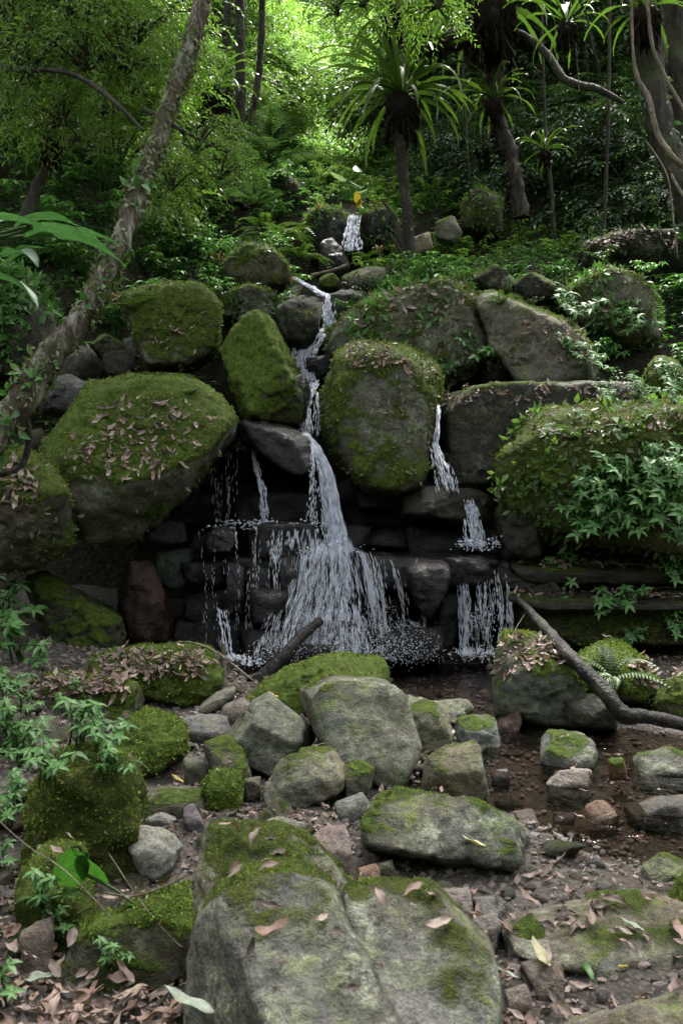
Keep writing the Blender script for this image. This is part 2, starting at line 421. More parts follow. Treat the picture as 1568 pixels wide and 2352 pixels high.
def rock_verts(pts3, thick, lev, seed, facets=(), sharp=20, chips=13, rough=1.0, moss=0.4, moss_z=0.6, tilt=0.25, scale_moss=1.0, crack=0.0):
    """closed solid whose outline at its middle depth is the convex hull of pts3 (world XZ at one Y)"""
    rg = np.random.default_rng(seed)
    P = np.array([(p[0], p[2]) for p in pts3]); Y0 = pts3[0][1]
    H = np.array(hull2([tuple(p) for p in P]))
    c = (H.min(0) + H.max(0)) / 2 * .4 + H.mean(0) * .6
    Hc = H - c
    ext = np.array([np.ptp(H[:, 0]) / 2, thick / 2, np.ptp(H[:, 1]) / 2])
    pl = []
    n = len(Hc)
    for i in range(n):
        e = Hc[(i + 1) % n] - Hc[i]; ln = np.hypot(*e)
        if ln < 1e-4: continue
        nn = np.array([e[1], -e[0]]) / ln            # hull is counter-clockwise
        h = nn @ Hc[i]
        if h < 0: nn = -nn; h = -h
        mp_ = (H[i] + H[(i + 1) % n]) / 2 if n > 2 else H[0]
        ty = -.9 * float(nn @ (mp_ - np.array([0, CAM_Z]))) / Y0 + rg.uniform(-tilt, tilt) * .6
        v = np.array([nn[0], ty, nn[1]]); q = np.linalg.norm(v); pl.append((v / q, max(h, .02) / q))
    sup = lambda v: (Hc @ np.array([v[0], v[2]])).max() + abs(v[1]) * thick / 2
    pl.append((np.array([0, -1., 0]), thick / 2)); pl.append((np.array([0, 1., 0]), thick / 2))
    for (x, y, z, fr) in facets:
        v = np.array([x, y, z], float); v /= np.linalg.norm(v); pl.append((v, sup(v) * fr))
    for k in range(chips):
        v = rg.normal(size=3); v[1] = -abs(v[1]) if rg.random() < .75 else v[1]; v /= np.linalg.norm(v)
        fr = rg.uniform(.68, .9) if abs(v[1]) > .35 else rg.uniform(.86, .97)
        pl.append((v, sup(v) * fr))
    U, F = ico(lev)
    D = U * ext
    acc = np.zeros(len(U))
    for v, h in pl: acc += np.maximum(D @ v / h, 0) ** sharp
    r = acc ** (-1.0 / sharp)
    V = D * r[:, None]
    size = float((ext[0] * ext[1] * ext[2]) ** (1 / 3))
    off = rg.uniform(0, 60, 3)
    dirn = V / (np.linalg.norm(V, axis=1)[:, None] + 1e-9)
    lo = fbm(V / size * .9 + off, 3)[:, None]; md = fbm(V / size * 3.2 + off, 3)[:, None]
    V = V + dirn * size * rough * (.06 * lo + .05 * md)
    if crack:
        q = np.abs(perlin(V / size * np.array([1.3, 1.3, 2.4]) + off)); V = V - dirn * (crack * size * (1 - sstep(0, .09, q)))[:, None]
    N = vnormals(V, F)
    if lev >= 5:
        hi = fbm(V * 11 + off, 4)[:, None]; V = V + N * (.018 * rough) * hi * min(1, size * 2)
        N = vnormals(V, F)
    # moss grows on the upward and camera-side (open) faces
    mn = fbm(V * 1.7 * scale_moss + off, 3) * .85 + fbm(V * 7 + off, 3) * .32
    ms = np.clip((N[:, 2] - moss_z) * .9 + mn + (moss - .5) * 2.2 + .5, 0, 1) if moss > 0 else np.zeros(len(V))
    if moss > 0 and lev >= 5:
        tuft = np.abs(fbm(V * 30 + off, 2)); V = V + N * (sstep(.45, .8, ms) * (.012 + .03 * tuft))[:, None] * min(1, size)
    return V + np.array([c[0], Y0, c[1]]), F, ms
RK = {}
def rock(key, pts, d=None, thick=None, lev=4, tint=GREY, wet=0., moss=.4, lichen=.5, hue=.4, label='', name='boulder', cat=None, group=None, zbase=.04, sunk=.05, slant=0., parent=None, **kw):
    auto = d is None
    xs = [p[0] for p in pts]; ys = [p[1] for p in pts]
    yb = max(ys)
    if d is None:
        front = (CAM_Z - zbase) * FPX / max(yb - 1102.0, 60)
        wm = (max(xs) - min(xs)) / FPX * front
        hm = (max(ys) - min(ys)) / FPX * front
        if thick is None: thick = min(wm, max(hm * 1.3, wm * .6)) * .9
        d = front + thick * .42
    elif thick is None: thick = min(max(xs) - min(xs), max(ys) - min(ys)) / FPX * d * 1.0
    # what shows of a stone below eye level: its back edge on top, its front edge at the foot
    yt = min(ys); kk = 0.
    pts3 = [at(x, y, d + kk * (.5 - (y - yt) / (yb - yt))) for x, y in pts]
    for p in pts3: p.x *= d / p.y; p.y = d
    if sunk:
        zc = sum(p.z for p in pts3) / len(pts3)
        for p in pts3:
            if p.z < zc: p.z -= sunk
    seed = abs(hash_(key))
    if auto and 'facets' not in kw:
        q = random.Random(seed); kw['facets'] = [(q.uniform(-.35, .35), -.5, .85, q.uniform(.66, .78)), (q.uniform(-.8, .8), -.8, .15, .8)]
    V, F, ms = rock_verts(pts3, thick, lev, seed, moss=moss, **kw)
    c = V.mean(0); base = np.array([c[0], c[1], V[:, 2].min()])
    me = make_mesh(name, V - base, F, {'moss': ms}, True, (M_ROCK,))
    o = link(name, me, parent, tuple(base))
    o['tint'] = tuple(float(t) for t in tint); o['wet'] = float(wet); o['lichen'] = float(lichen); o['moss_hue'] = float(hue)
    if parent is None: tag(o, label, cat or name, group)
    SOLIDS.append((V, F, key)); RK[key] = (V, F, ms, o)
    return o
def hash_(s):
    h = 7
    for c in s: h = (h * 131 + ord(c)) % 1000003
    return h
# ------------------------------------------------------------------ ground, hillside, stream
def poly_in(X, Y, poly):
    ins = np.zeros(X.shape, bool); j = len(poly) - 1
    for i in range(len(poly)):
        xi, yi = poly[i]; xj, yj = poly[j]
        if yi != yj:
            ins ^= ((yi > Y) != (yj > Y)) & (X < (xj - xi) * (Y - yi) / (yj - yi) + xi)
        j = i
    return ins
STREAM_PX = [(960, 1750), (1040, 1720), (1130, 1690), (1090, 1650), (905, 1600), (870, 1560), (600, 1560), (560, 1530), (900, 1500), (1130, 1500), (1175, 1560), (1200, 1660), (1330, 1668), (1600, 1690), (1800, 1720), (1800, 1960), (1568, 1950), (1400, 1935), (1260, 1880), (1170, 1850), (1120, 1835), (1010, 1825)]
STREAM_XY = [tuple(ground_at(x, y)[:2]) for x, y in STREAM_PX]
gx = np.arange(-4.2, 4.6, .04); gy = np.arange(.9, 9.4, .04)
GX, GY = np.meshgrid(gx, gy)
msk = poly_in(GX, GY, STREAM_XY).astype(float)
def blur(a, k):
    for ax in (0, 1):
        for _ in range(2):
            p = np.pad(a, [(k, k) if q == ax else (0, 0) for q in (0, 1)], 'edge'); c = np.cumsum(p, ax)
            z = np.zeros_like(np.take(c, [0], ax)); c = np.concatenate([z, c], ax)
            n = a.shape[ax]
            a = (np.take(c, range(2 * k + 1, 2 * k + 1 + n), ax) - np.take(c, range(0, n), ax)) / (2 * k + 1)
    return a
mb = blur(msk, 3)
P3 = np.stack([GX.ravel(), GY.ravel(), GX.ravel() * 0], 1)
GZ = (fbm(P3 * 1.1, 3) * .05 + fbm(P3 * 6, 3) * .018).reshape(GX.shape) + .0
GZ = GZ * (1 - .5 * mb) - .11 * mb 
GZ += .25 * sstep(-.9, -2.6, GX) * (1 - mb) + .18 * sstep(7.2, 8.6, GY)
GZ += .0 * GX
nx, ny = len(gx), len(gy)
idx = np.arange(nx * ny).reshape(ny, nx)
gF = np.stack([idx[:-1, :-1], idx[:-1, 1:], idx[1:, 1:], idx[1:, :-1]], -1).reshape(-1, 4)
gV = np.stack([GX.ravel(), GY.ravel(), GZ.ravel()], 1)
tag(link('ground', make_mesh('ground', gV, gF, {'wetness': np.clip(blur(msk, 6) * 1.6, 0, 1).ravel()}, True, (M_SOIL,))), kind='structure')
SOLIDS.append((gV, np.concatenate([gF[:, :3], gF[:, [0, 2, 3]]]), 'ground'))

def xc(y): return .1 * np.sin(y * .6) - .02 + (y > 12) * 0.0
_pd = [8.3, 8.9, 9.2, 9.9, 10.4, 11.6, 13, 14.6, 15.0, 18, 22, 30, 45, 70]
_pz = [-.3, -.2, 1.2, 1.7, 2.6, 3.5, 4.2, 4.9, 5.9, 7.4, 9.3, 14, 21, 33]
def hill_z(X, Y):
    z = np.interp(Y, _pd, _pz)
    s = np.abs(X - xc(Y)); side = np.maximum(0, s - .7)
    k = np.where(X < 0, .30, .12) * sstep(9.0, 11.5, Y) + .18 * sstep(14, 20, Y)
    z = z + k * side ** 1.25
    z = z + sstep(2.0, 3.5, -X) * sstep(8.0, 9.0, Y) * .8 * (Y < 12)
    return z
hx = np.concatenate([np.arange(-34, -7, .8), np.arange(-7, 7, .14), np.arange(7, 34.1, .8)])
hy = np.concatenate([np.arange(8.3, 18, .14), np.arange(18, 75, .8)])
HX, HY = np.meshgrid(hx, hy)
P3 = np.stack([HX.ravel(), HY.ravel(), HX.ravel() * 0], 1)
HZ = hill_z(HX, HY) + (fbm(P3 * .7, 3) * .22 + fbm(P3 * 3, 3) * .08).reshape(HX.shape) * sstep(8.6, 9.6, HY)
nx, ny = len(hx), len(hy); idx = np.arange(nx * ny).reshape(ny, nx)
hF = np.stack([idx[:-1, :-1], idx[:-1, 1:], idx[1:, 1:], idx[1:, :-1]], -1).reshape(-1, 4)
hV = np.stack([HX.ravel(), HY.ravel(), HZ.ravel()], 1)
tag(link('hillside', make_mesh('hillside', hV, hF, None, True, (M_HILL,))), kind='structure')
SOLIDS.append((hV, np.concatenate([hF[:, :3], hF[:, [0, 2, 3]]]), 'hillside'))
# ground beyond the near sheet: forest floor behind and beside the camera
def flat_sheet(name, x0, x1, y0, y1, st, zf, mat):
    ax = np.arange(x0, x1 + .01, st); ay = np.arange(y0, y1 + .01, st); X, Y = np.meshgrid(ax, ay)
    p = np.stack([X.ravel(), Y.ravel(), X.ravel() * 0], 1); Z = zf(X, Y) + fbm(p * .8, 3).reshape(X.shape) * .06
    nx, ny = len(ax), len(ay); idx = np.arange(nx * ny).reshape(ny, nx)
    F = np.stack([idx[:-1, :-1], idx[:-1, 1:], idx[1:, 1:], idx[1:, :-1]], -1).reshape(-1, 4)
    V = np.stack([X.ravel(), Y.ravel(), Z.ravel()], 1)
    tag(link(name, make_mesh(name, V, F, None, True, (mat,))), kind='structure')
    SOLIDS.append((V, np.concatenate([F[:, :3], F[:, [0, 2, 3]]]), name))
flat_sheet('forest_floor', -34, 34, -20, 9.3, .5, lambda X, Y: -.25 + .28 * np.maximum(0, np.abs(X) - 4.2) ** 1.1 * (np.abs(X) > 4.2) - .1, M_HILL)

wx = np.arange(-1.6, 4.6, .08); wy = np.arange(3.2, 8.0, .08); X, Y = np.meshgrid(wx, wy)
nx, ny = len(wx), len(wy); idx = np.arange(nx * ny).reshape(ny, nx)
F = np.stack([idx[:-1, :-1], idx[:-1, 1:], idx[1:, 1:], idx[1:, :-1]], -1).reshape(-1, 4)
kx = np.clip(((X - gx[0]) / .04).astype(int), 0, len(gx) - 1); ky = np.clip(((Y - gy[0]) / .04).astype(int), 0, len(gy) - 1)
use = blur(msk, 6)[ky, kx].ravel() > .12
F = F[use[F].all(1)]
used = np.unique(F); remap = -np.ones(nx * ny, int); remap[used] = np.arange(len(used))
V = np.stack([X.ravel(), Y.ravel(), np.full(X.size, -.018)], 1)[used]
tag(link('stream', make_mesh('stream', V, remap[F], None, True, (M_STREAM,))), kind='structure')

# ------------------------------------------------------------------ boulders round the falls (traced outlines, own distance and thickness)
TOPF = [(0, -.75, .66, .62)]
FLAT = [(0, -.3, .95, .8)]
rock('A', [(100,1040),(135,985),(215,880),(300,866),(430,870),(500,900),(548,950),(540,995),(490,1055),(425,1135),(330,1225),(300,1255),(230,1220),(165,1200),(112,1105)], 7.9, 2.3, 6, GREY, .1, .64, .7, .35, 'huge green mossy boulder with dead leaves scattered on it, left of the falls', facets=[(0.1,-.84,.52,.62),(.2,-1,-.45,.88)], moss_z=.1, chips=9, sunk=0, rough=.8, sharp=34)
rock('B', [(285,690),(330,660),(400,650),(465,655),(496,690),(505,760),(492,810),(420,858),(345,855),(330,830),(330,765)], 9.3, 1.5, 6, GREY, .0, .62, .8, .5, 'rounded mossy boulder with a pale bare corner, above the huge leafy boulder', facets=[(.0,-.88,.46,.66),(-.7,-.6,.5,.8)], moss_z=.1, sunk=0, rough=.8, sharp=30)
rock('C', [(572,716),(605,718),(640,790),(670,850),(695,890),(708,950),(690,975),(640,975),(565,955),(540,900),(503,815),(545,765)], 8.9, 1.3, 6, (.12,.12,.1), .0, .72, .5, .2, 'tall bright green wedge shaped boulder left of the upper cascade', facets=[(-.5,-.8,.3,.6),(.4,-.9,-.3,.8)], moss_z=.15, sunk=0, chips=5, sharp=30)
rock('D', [(785,800),(850,790),(920,798),(1000,850),(1010,900),(1005,980),(985,1060),(955,1130),(920,1148),(850,1140),(800,1100),(770,1040),(745,985),(755,860)], 8.45, 1.6, 6, (.13,.125,.105), .1, .54, .8, .6, 'tall blocky boulder right of the main cascade, dead leaves on its sloping top', facets=[(.25,-.45,.86,.84),(-.2,-1,.02,.8),(.9,-.5,0,.85)], moss_z=-.05, sunk=0, chips=5, rough=.8, sharp=34)
rock('E', [(735,780),(770,735),(860,672),(960,640),(1070,650),(1108,720),(1118,800),(1080,880),(1010,920),(850,880),(750,850)], 9.9, 2.0, 6, (.1,.1,.08), .1, .52, .6, .6, 'broad dark boulder draped in creepers behind the tall blocky one', facets=[(-.1,-.6,.78,.8)], moss_z=.3, sunk=0)
rock('F', [(1095,690),(1130,670),(1230,730),(1300,742),(1360,800),(1375,880),(1290,900),(1200,880),(1130,800)], 9.5, 1.7, 6, (.13,.125,.11), .1, .4, .7, .5, 'long sloping grey boulder with a ridge of dead leaves, right of the creeper covered one', facets=[(.1,-.5,.85,.75),(-.6,-.8,-.1,.7)], moss_z=.4, sunk=0, chips=5)
rock('G', [(636,705),(690,680),(728,710),(732,755),(700,810),(660,800),(636,745)], 9.9, .9, 5, DARK, .2, .5, .3, .3, 'small moss capped rock between the green wedge and the upper cascade', facets=[(0,-.5,.85,.75)], moss_z=.5, sunk=0)
rock('H', [(512,605),(565,558),(620,568),(662,612),(668,650),(600,675),(530,650)], 11, 1.5, 5, (.09,.09,.07), .0, .6, .3, .5, 'large mossy slab leaning beside the narrow water slide high on the slope', facets=[(-.5,-.8,.3,.65),(.5,-.5,.7,.75)], moss_z=.3, sunk=0)
rock('I', [(505,680),(565,655),(620,668),(632,740),(570,760),(500,735)], 10.4, 1.2, 5, (.09,.09,.07), .0, .5, .4, .5, 'leaf covered rock just above the green wedge shaped boulder', moss_z=.3, sunk=0)
rock('J', [(-60,1060),(30,1033),(90,1060),(130,1110),(162,1180),(155,1250),(90,1290),(-60,1320)], 6.9, 1.7, 6, (.11,.1,.09), .0, .66, .4, .6, 'mossy boulder on the left edge with roots hanging off its underside', facets=[(.2,-.7,.7,.7)], moss_z=.3, sunk=0)
rock('K', [(545,975),(600,965),(680,988),(722,1030),(728,1070),(690,1085),(620,1065),(555,1015)], 8.35, 1.0, 5, (.022,.017,.02), .95, .0, .1, .4, 'smooth wet purplish rock that the main cascade slides over', sunk=0, chips=5)
rock('K2', [(655,880),(700,860),(712,900),(712,960),(700,990),(660,960)], 9.0, .8, 5, WETC, .8, .0, .1, .4, 'wet dark rock squeezed between the green wedge and the cascade', sunk=0)
rock('L', [(1005,930),(1030,902),(1250,893),(1485,886),(1500,940),(1480,1060),(1250,1080),(1130,1095),(1010,1060)], 8.75, 1.5, 6, (.034,.032,.028), .3, .3, .3, .5, 'long flat topped rock ledge carpeted with brown leaves, right of the tall block', facets=[(0,-.25,.97,.93)], moss_z=.5, chips=3, sharp=22, sunk=0, rough=.6)
rock('M', [(1120,1090),(1150,1030),(1200,975),(1250,935),(1400,925),(1568,915),(1700,925),(1700,1300),(1400,1270),(1240,1235),(1160,1190)], 8.0, 2.0, 6, (.09,.085,.06), .1, .66, .4, .8, 'massive moss and fern covered outcrop on the right edge of the falls', facets=[(-.2,-.7,.7,.72),(-.6,-.8,.1,.75)], moss_z=.1, sunk=0)
rock('M2', [(1130,1180),(1200,1130),(1240,1160),(1250,1240),(1230,1290),(1150,1285)], 7.75, .9, 5, DARK, .5, .2, .2, .5, 'dark dripping rock under the left end of the mossy outcrop', sunk=0)
rock('N', [(1008,1040),(1080,1030),(1130,1045),(1150,1090),(1120,1130),(1010,1120)], 8.35, .9, 5, DARK, .6, .2, .3, .5, 'dark wet rock below the long leafy ledge', sunk=0)
rock('N2', [(915,1130),(960,1115),(1010,1120),(1100,1130),(1140,1160),(1130,1200),(1000,1200),(920,1190)], 8.2, .9, 5, DARK, .5, .15, .3, .5, 'low dark rock beneath the tall blocky boulder', sunk=0)
rock('O', [(1483,860),(1505,826),(1550,832),(1580,870),(1610,915),(1485,915)], 8.9, .8, 5, (.1,.1,.07), 0, .75, .2, .6, 'pointed yellow green mossy rock on the right edge above the ledge', moss_z=.1, sunk=0)
rock('P', [(1300,670),(1380,618),(1450,640),(1505,685),(1520,770),(1400,800),(1305,740)], 10.6, 1.6, 5, (.12,.12,.09), 0, .6, .8, .5, 'hump backed mossy boulder on the right half hidden by leafy stems', moss_z=.4, sunk=0)
rock('Q', [(1178,655),(1230,628),(1272,650),(1275,695),(1180,700)], 10.9, .9, 5, DARK, .1, .45, .5, .5, 'small dark rock between two mossy boulders high on the right', sunk=0)
rock('R', [(1085,635),(1130,608),(1168,630),(1170,680),(1095,675)], 10.7, .8, 5, DARK, 0, .5, .9, .4, 'rounded rock with a white patch at the top of the creeper covered boulder', sunk=0)
rock('S', [(788,640),(850,613),(940,622),(945,655),(870,675),(795,665)], 11.4, 1.1, 5, TAN, 0, .45, .4, .5, 'pale flat slab at the foot of the fern bearing trunk', sunk=0, facets=FLAT)
rock('T', [(733,642),(758,627),(778,640),(778,668),(735,668)], 11.6, .5, 4, DARK, 0, .8, .2, .2, 'tiny mossy knob beside the narrow water slide', sunk=0)
rock('T2', [(745,690),(800,665),(860,680),(820,740),(790,770),(735,760)], 10.7, .9, 5, DARK, .4, .1, .2, .3, 'black wet rock behind the upper cascade', sunk=0)
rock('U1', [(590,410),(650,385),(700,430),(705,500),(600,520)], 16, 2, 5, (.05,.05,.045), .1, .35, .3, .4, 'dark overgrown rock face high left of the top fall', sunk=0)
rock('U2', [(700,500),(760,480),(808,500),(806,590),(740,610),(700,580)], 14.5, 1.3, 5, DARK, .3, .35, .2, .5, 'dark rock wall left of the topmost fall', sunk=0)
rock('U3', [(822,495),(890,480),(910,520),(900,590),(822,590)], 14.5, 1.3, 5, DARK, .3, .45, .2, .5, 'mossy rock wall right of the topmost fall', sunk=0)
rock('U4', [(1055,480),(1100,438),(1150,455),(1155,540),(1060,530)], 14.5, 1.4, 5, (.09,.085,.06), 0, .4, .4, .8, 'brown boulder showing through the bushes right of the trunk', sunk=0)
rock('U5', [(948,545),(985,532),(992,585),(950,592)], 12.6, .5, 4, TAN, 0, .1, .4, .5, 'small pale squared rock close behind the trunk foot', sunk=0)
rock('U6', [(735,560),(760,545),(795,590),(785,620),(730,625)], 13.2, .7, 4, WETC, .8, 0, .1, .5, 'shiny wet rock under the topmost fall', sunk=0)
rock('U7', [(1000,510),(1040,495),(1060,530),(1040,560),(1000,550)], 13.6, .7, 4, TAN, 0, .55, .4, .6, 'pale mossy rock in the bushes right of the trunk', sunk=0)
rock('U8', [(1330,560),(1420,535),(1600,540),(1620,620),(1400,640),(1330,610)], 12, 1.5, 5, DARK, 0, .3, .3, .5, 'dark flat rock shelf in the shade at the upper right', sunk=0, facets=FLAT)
rock('V1', [(205,790),(240,768),(285,792),(292,830),(230,822)], 8.9, .6, 5, DARK, 0, .72, .2, .5, 'small moss topped rock by the leaning trunk', sunk=0)
rock('V2', [(240,815),(300,800),(312,850),(290,880),(240,870)], 8.9, .6, 4, DARK, .3, .1, .2, .3, 'dark angular rock under the small moss topped one', sunk=0)
rock('V3', [(140,810),(200,790),(245,850),(220,890),(140,880)], 8.8, .8, 4, DARK, .3, .15, .3, .3, 'dark rock behind the leaning trunk', sunk=0)
rock('V4', [(90,880),(150,862),(212,880),(215,920),(200,960),(95,950)], 8.2, .9, 5, WETC, .7, .1, .2, .3, 'dark wet shiny rock left of the huge leafy boulder', sunk=0)
rock('V5', [(50,995),(100,985),(112,1050),(60,1070)], 8.0, .6, 4, DARK, .2, .1, .2, .3, 'dark rock in the gap at the left end of the huge boulder', sunk=0)
rock('V6', [(285,780),(320,770),(330,800),(312,830),(288,820)], 9.1, .3, 4, GREY, .1, .1, .2, .3, 'fist sized grey stone wedged beside the rounded mossy boulder', 'stone', sunk=0)
rock('V7', [(-60,640),(60,620),(120,700),(150,800),(100,880),(-60,900)], 9.3, 1.4, 5, DARK, .1, .35, .2, .5, 'dark earthy rock bank behind the trunk at the left edge', sunk=0)
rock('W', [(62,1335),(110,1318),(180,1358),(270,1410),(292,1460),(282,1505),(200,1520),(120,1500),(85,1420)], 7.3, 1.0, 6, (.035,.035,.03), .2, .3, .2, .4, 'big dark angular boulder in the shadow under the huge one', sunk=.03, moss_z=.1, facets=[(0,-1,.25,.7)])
rock('X', [(285,1305),(350,1288),(375,1370),(396,1460),(390,1495),(290,1490),(272,1400)], 7.6, .8, 5, (.04,.018,.016), .8, 0, .1, .4, 'reddish brown wet slab standing in the shadow', sunk=.03)
rock('Y', [(362,1270),(440,1262),(447,1340),(400,1355),(362,1345)], 7.9, .6, 5, (.04,.055,.045), .5, .25, .1, .1, 'dark green wet block left of the falls', sunk=0)
rock('Y2', [(330,1215),(380,1190),(420,1200),(430,1240),(380,1260),(335,1245)], 8.1, .6, 5, WETC, .8, 0, .1, .1, 'glistening dark rock under the right end of the huge boulder', sunk=0)
rock('CR', [(930,1300),(985,1290),(1032,1292),(1030,1350),(1002,1400),(985,1422),(952,1385),(935,1340)], 7.35, .55, 5, (.025,.02,.027), .95, 0, .1, .4, 'glossy purplish wet block between the two lower curtains of water', sunk=0, chips=14)

# the wet cliff that the lower falls pour down: one thing, its blocks are parts
cliff = empty('waterfall_cliff', tuple(at(700, 1520, 7.6))); tag(cliff, 'dark wet stepped rock face behind and under the lower falls', 'cliff')
def block(key, x0, y0, x1, y1, d, th, lev=4, tint=(.014, .012, .014), wet=.95, moss=.0, jit=17, sharp=32, **kw):
    r = random.Random(hash_(key)); j = lambda: r.uniform(-jit, jit)
    pts = [(x0 + j(), y0 + j() * .4), ((x0 + x1) / 2, y0 + j() * .3), (x1 + j(), y0 + j() * .4), (x1 + j() * .4, (y0 + y1) / 2), (x1 + j(), y1), (x0 + j(), y1), (x0 + j() * .4, (y0 + y1) / 2)]
    o = rock(key, pts, d, th, lev, tint, wet, moss, .1, .4, name='rock_block', parent=cliff, sharp=sharp, chips=16, sunk=0, rough=1.9, **kw)
    o.location = Vector(o.location) - Vector(cliff.location)
rr = random.Random(5)
def row(y0, y1, xa, xb, d, th, wmin, wmax, **kw):
    x = xa; i = 0
    while x < xb:
        w_ = rr.uniform(wmin, wmax); block('row%d_%d' % (y0, i), x - 4, y0 + rr.uniform(-14, 10), min(x + w_, xb + 10) + 4, y1 + rr.uniform(-6, 18), d + rr.uniform(-.22, .25), th, **kw)
        x += w_; i += 1
row(1095, 1165, 440, 1150, 8.75, .9, 110, 220)
row(1150, 1215, 400, 1180, 8.6, .9, 140, 260)
row(1212, 1290, 440, 830, 8.05, .7, 90, 200)
row(1285, 1350, 430, 700, 7.85, .7, 80, 150)
row(1345, 1440, 440, 660, 7.75, .7, 80, 150)
row(1265, 1350, 690, 960, 7.85, .8, 120, 200)
row(1345, 1430, 640, 960, 7.75, .8, 110, 200)
row(1425, 1530, 420, 1000, 7.6, .8, 120, 240)
row(1280, 1345, 1030, 1160, 7.75, .8, 50, 90)
row(1345, 1500, 1000, 1180, 7.7, .8, 50, 90)
row(1200, 1275, 820, 1240, 8.45, 1.1, 90, 160)
row(1050, 1110, 430, 700, 8.95, .8, 60, 110)
row(960, 1060, 690, 780, 9.1, .8, 50, 80)
block('lip1', 900, 1268, 1140, 1300, 7.95, 1.2, jit=4)
block('pillar1', 520, 1288, 560, 1410, 7.6, .3, tint=(.06, .055, .07), wet=.95, lev=5, jit=3)
block('pillar2', 575, 1300, 625, 1420, 7.6, .35, tint=(.05, .045, .055), wet=.9, lev=5, jit=3)
block('pillar3', 470, 1215, 540, 1270, 7.7, .5, tint=(.05, .045, .055), wet=.9, lev=5)
block('toe1', 690, 1480, 760, 1515, 7.0, .4, wet=.9, jit=4)
block('toe2', 610, 1500, 680, 1530, 7.0, .35, wet=.9, jit=4)
for i, (x0, y0, x1, y1) in enumerate([(690, 820, 770, 880), (680, 760, 740, 830), (740, 750, 800, 830), (760, 590, 800, 640)]):
    block('chan%d' % i, x0, y0, x1, y1, [9.8, 10.3, 10.3, 13][i], .7)
# ledges to the right
ledge = empty('layered_rock_ledge', tuple(at(1400, 1480, 7.7))); tag(ledge, 'dark layered rock shelves with moss, under the green leafy plants on the right', 'rock ledge')
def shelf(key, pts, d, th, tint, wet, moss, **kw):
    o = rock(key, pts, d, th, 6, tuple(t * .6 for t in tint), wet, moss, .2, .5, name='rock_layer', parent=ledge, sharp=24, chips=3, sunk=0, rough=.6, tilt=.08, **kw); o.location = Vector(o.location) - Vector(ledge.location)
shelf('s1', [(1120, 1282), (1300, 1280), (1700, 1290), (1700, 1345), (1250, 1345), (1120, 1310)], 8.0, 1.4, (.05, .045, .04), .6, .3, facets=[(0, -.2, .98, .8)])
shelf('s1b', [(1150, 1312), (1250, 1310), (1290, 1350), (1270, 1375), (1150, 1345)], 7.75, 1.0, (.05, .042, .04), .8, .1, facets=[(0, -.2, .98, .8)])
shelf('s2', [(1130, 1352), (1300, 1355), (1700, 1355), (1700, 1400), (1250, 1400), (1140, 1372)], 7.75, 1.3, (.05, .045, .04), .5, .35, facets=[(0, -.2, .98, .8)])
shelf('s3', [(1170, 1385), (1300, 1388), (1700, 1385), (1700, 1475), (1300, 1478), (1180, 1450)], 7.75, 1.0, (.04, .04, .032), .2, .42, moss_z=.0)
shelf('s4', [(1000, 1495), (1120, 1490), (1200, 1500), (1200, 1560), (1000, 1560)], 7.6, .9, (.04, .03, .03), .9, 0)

# ------------------------------------------------------------------ stones along the stream
T = [(0, -.5, .87, .75)]
rock('a1', [(205,1512),(290,1490),(440,1486),(505,1515),(518,1560),(500,1600),(450,1618),(380,1600),(240,1570)], None, 1.1, 6, (.09,.09,.07), .1, .62, .3, .4, 'low wide mossy boulder strewn with leaves, at the left foot of the falls', facets=[(0,-.35,.93,.8)], moss_z=.5)
rock('a2', [(35,1595),(90,1556),(290,1553),(330,1585),(328,1620),(290,1655),(60,1660),(30,1630)], None, .9, 6, (.12,.12,.1), .0, .5, .5, .4, 'flat topped mossy slab covered with brown leaves, at the left', facets=[(0,-.3,.95,.85),(0,-1,0,.8)], moss_z=.5, sharp=20)
rock('a3', [(128,1502),(162,1490),(205,1508),(207,1548),(133,1548)], 6.9, .5, 5, DARK, 0, .75, .1, .2, 'small dark round mossy rock below the big shadowed boulder', sunk=.1)
rock('a4', [(362,1562),(400,1543),(440,1588),(442,1614),(370,1606)], None, .4, 5, DARK, 0, .62, .2, .4, 'small mossy stone leaning on the low wide boulder')
rock('a5', [(560,1595),(640,1548),(760,1508),(850,1513),(882,1545),(882,1580),(700,1625),(640,1640)], None, .9, 6, (.1,.1,.08), 0, .78, .2, .35, 'long hump of green moss right at the foot of the main fall', facets=[(-.15,-.6,.78,.8)], moss_z=.3)
rock('a6', [(703,1592),(770,1556),(900,1568),(928,1610),(948,1735),(930,1772),(850,1788),(770,1755),(715,1665)], None, .9, 6, (.13,.135,.115), 0, .3, .8, .6, 'large upright grey block with a mossy left edge in front of the falls', facets=[(.1,-.75,.6,.62),(-.7,-.7,.2,.72)], moss_z=.45, chips=5, sharp=32, rough=.6)
rock('a7', [(518,1698),(590,1620),(632,1602),(706,1660),(708,1692),(620,1775),(545,1738)], None, .6, 6, (.15,.15,.125), 0, .36, .5, .6, 'tilted square grey stone left of the large upright block', facets=[(.35,-.45,.82,.58),(-.6,-.75,-.1,.62),(.6,-.75,-.2,.7)], sharp=36, chips=2, rough=.5)
rock('a8', [(603,1800),(650,1745),(700,1722),(772,1718),(792,1750),(785,1805),(720,1833),(640,1838),(607,1822)], None, .5, 6, (.17,.165,.14), 0, .45, .8, .5, 'rounded grey stone with a bright moss patch on its left side', facets=[(0,-.6,.8,.75)])
rock('a9', [(248,1710),(290,1660),(350,1636),(420,1658),(428,1720),(380,1755),(300,1775),(258,1745)], None, .6, 6, (.08,.08,.06), 0, .85, .1, .25, 'rounded rock fully covered in bright moss, left of the tilted stone', moss_z=.0)
rock('a10', [(408,1655),(470,1640),(522,1650),(530,1680),(470,1697),(430,1695)], None, .35, 5, (.15,.14,.14), 0, .3, .5, .4, 'low grey stone with a mossy left end beside the moss covered rock')
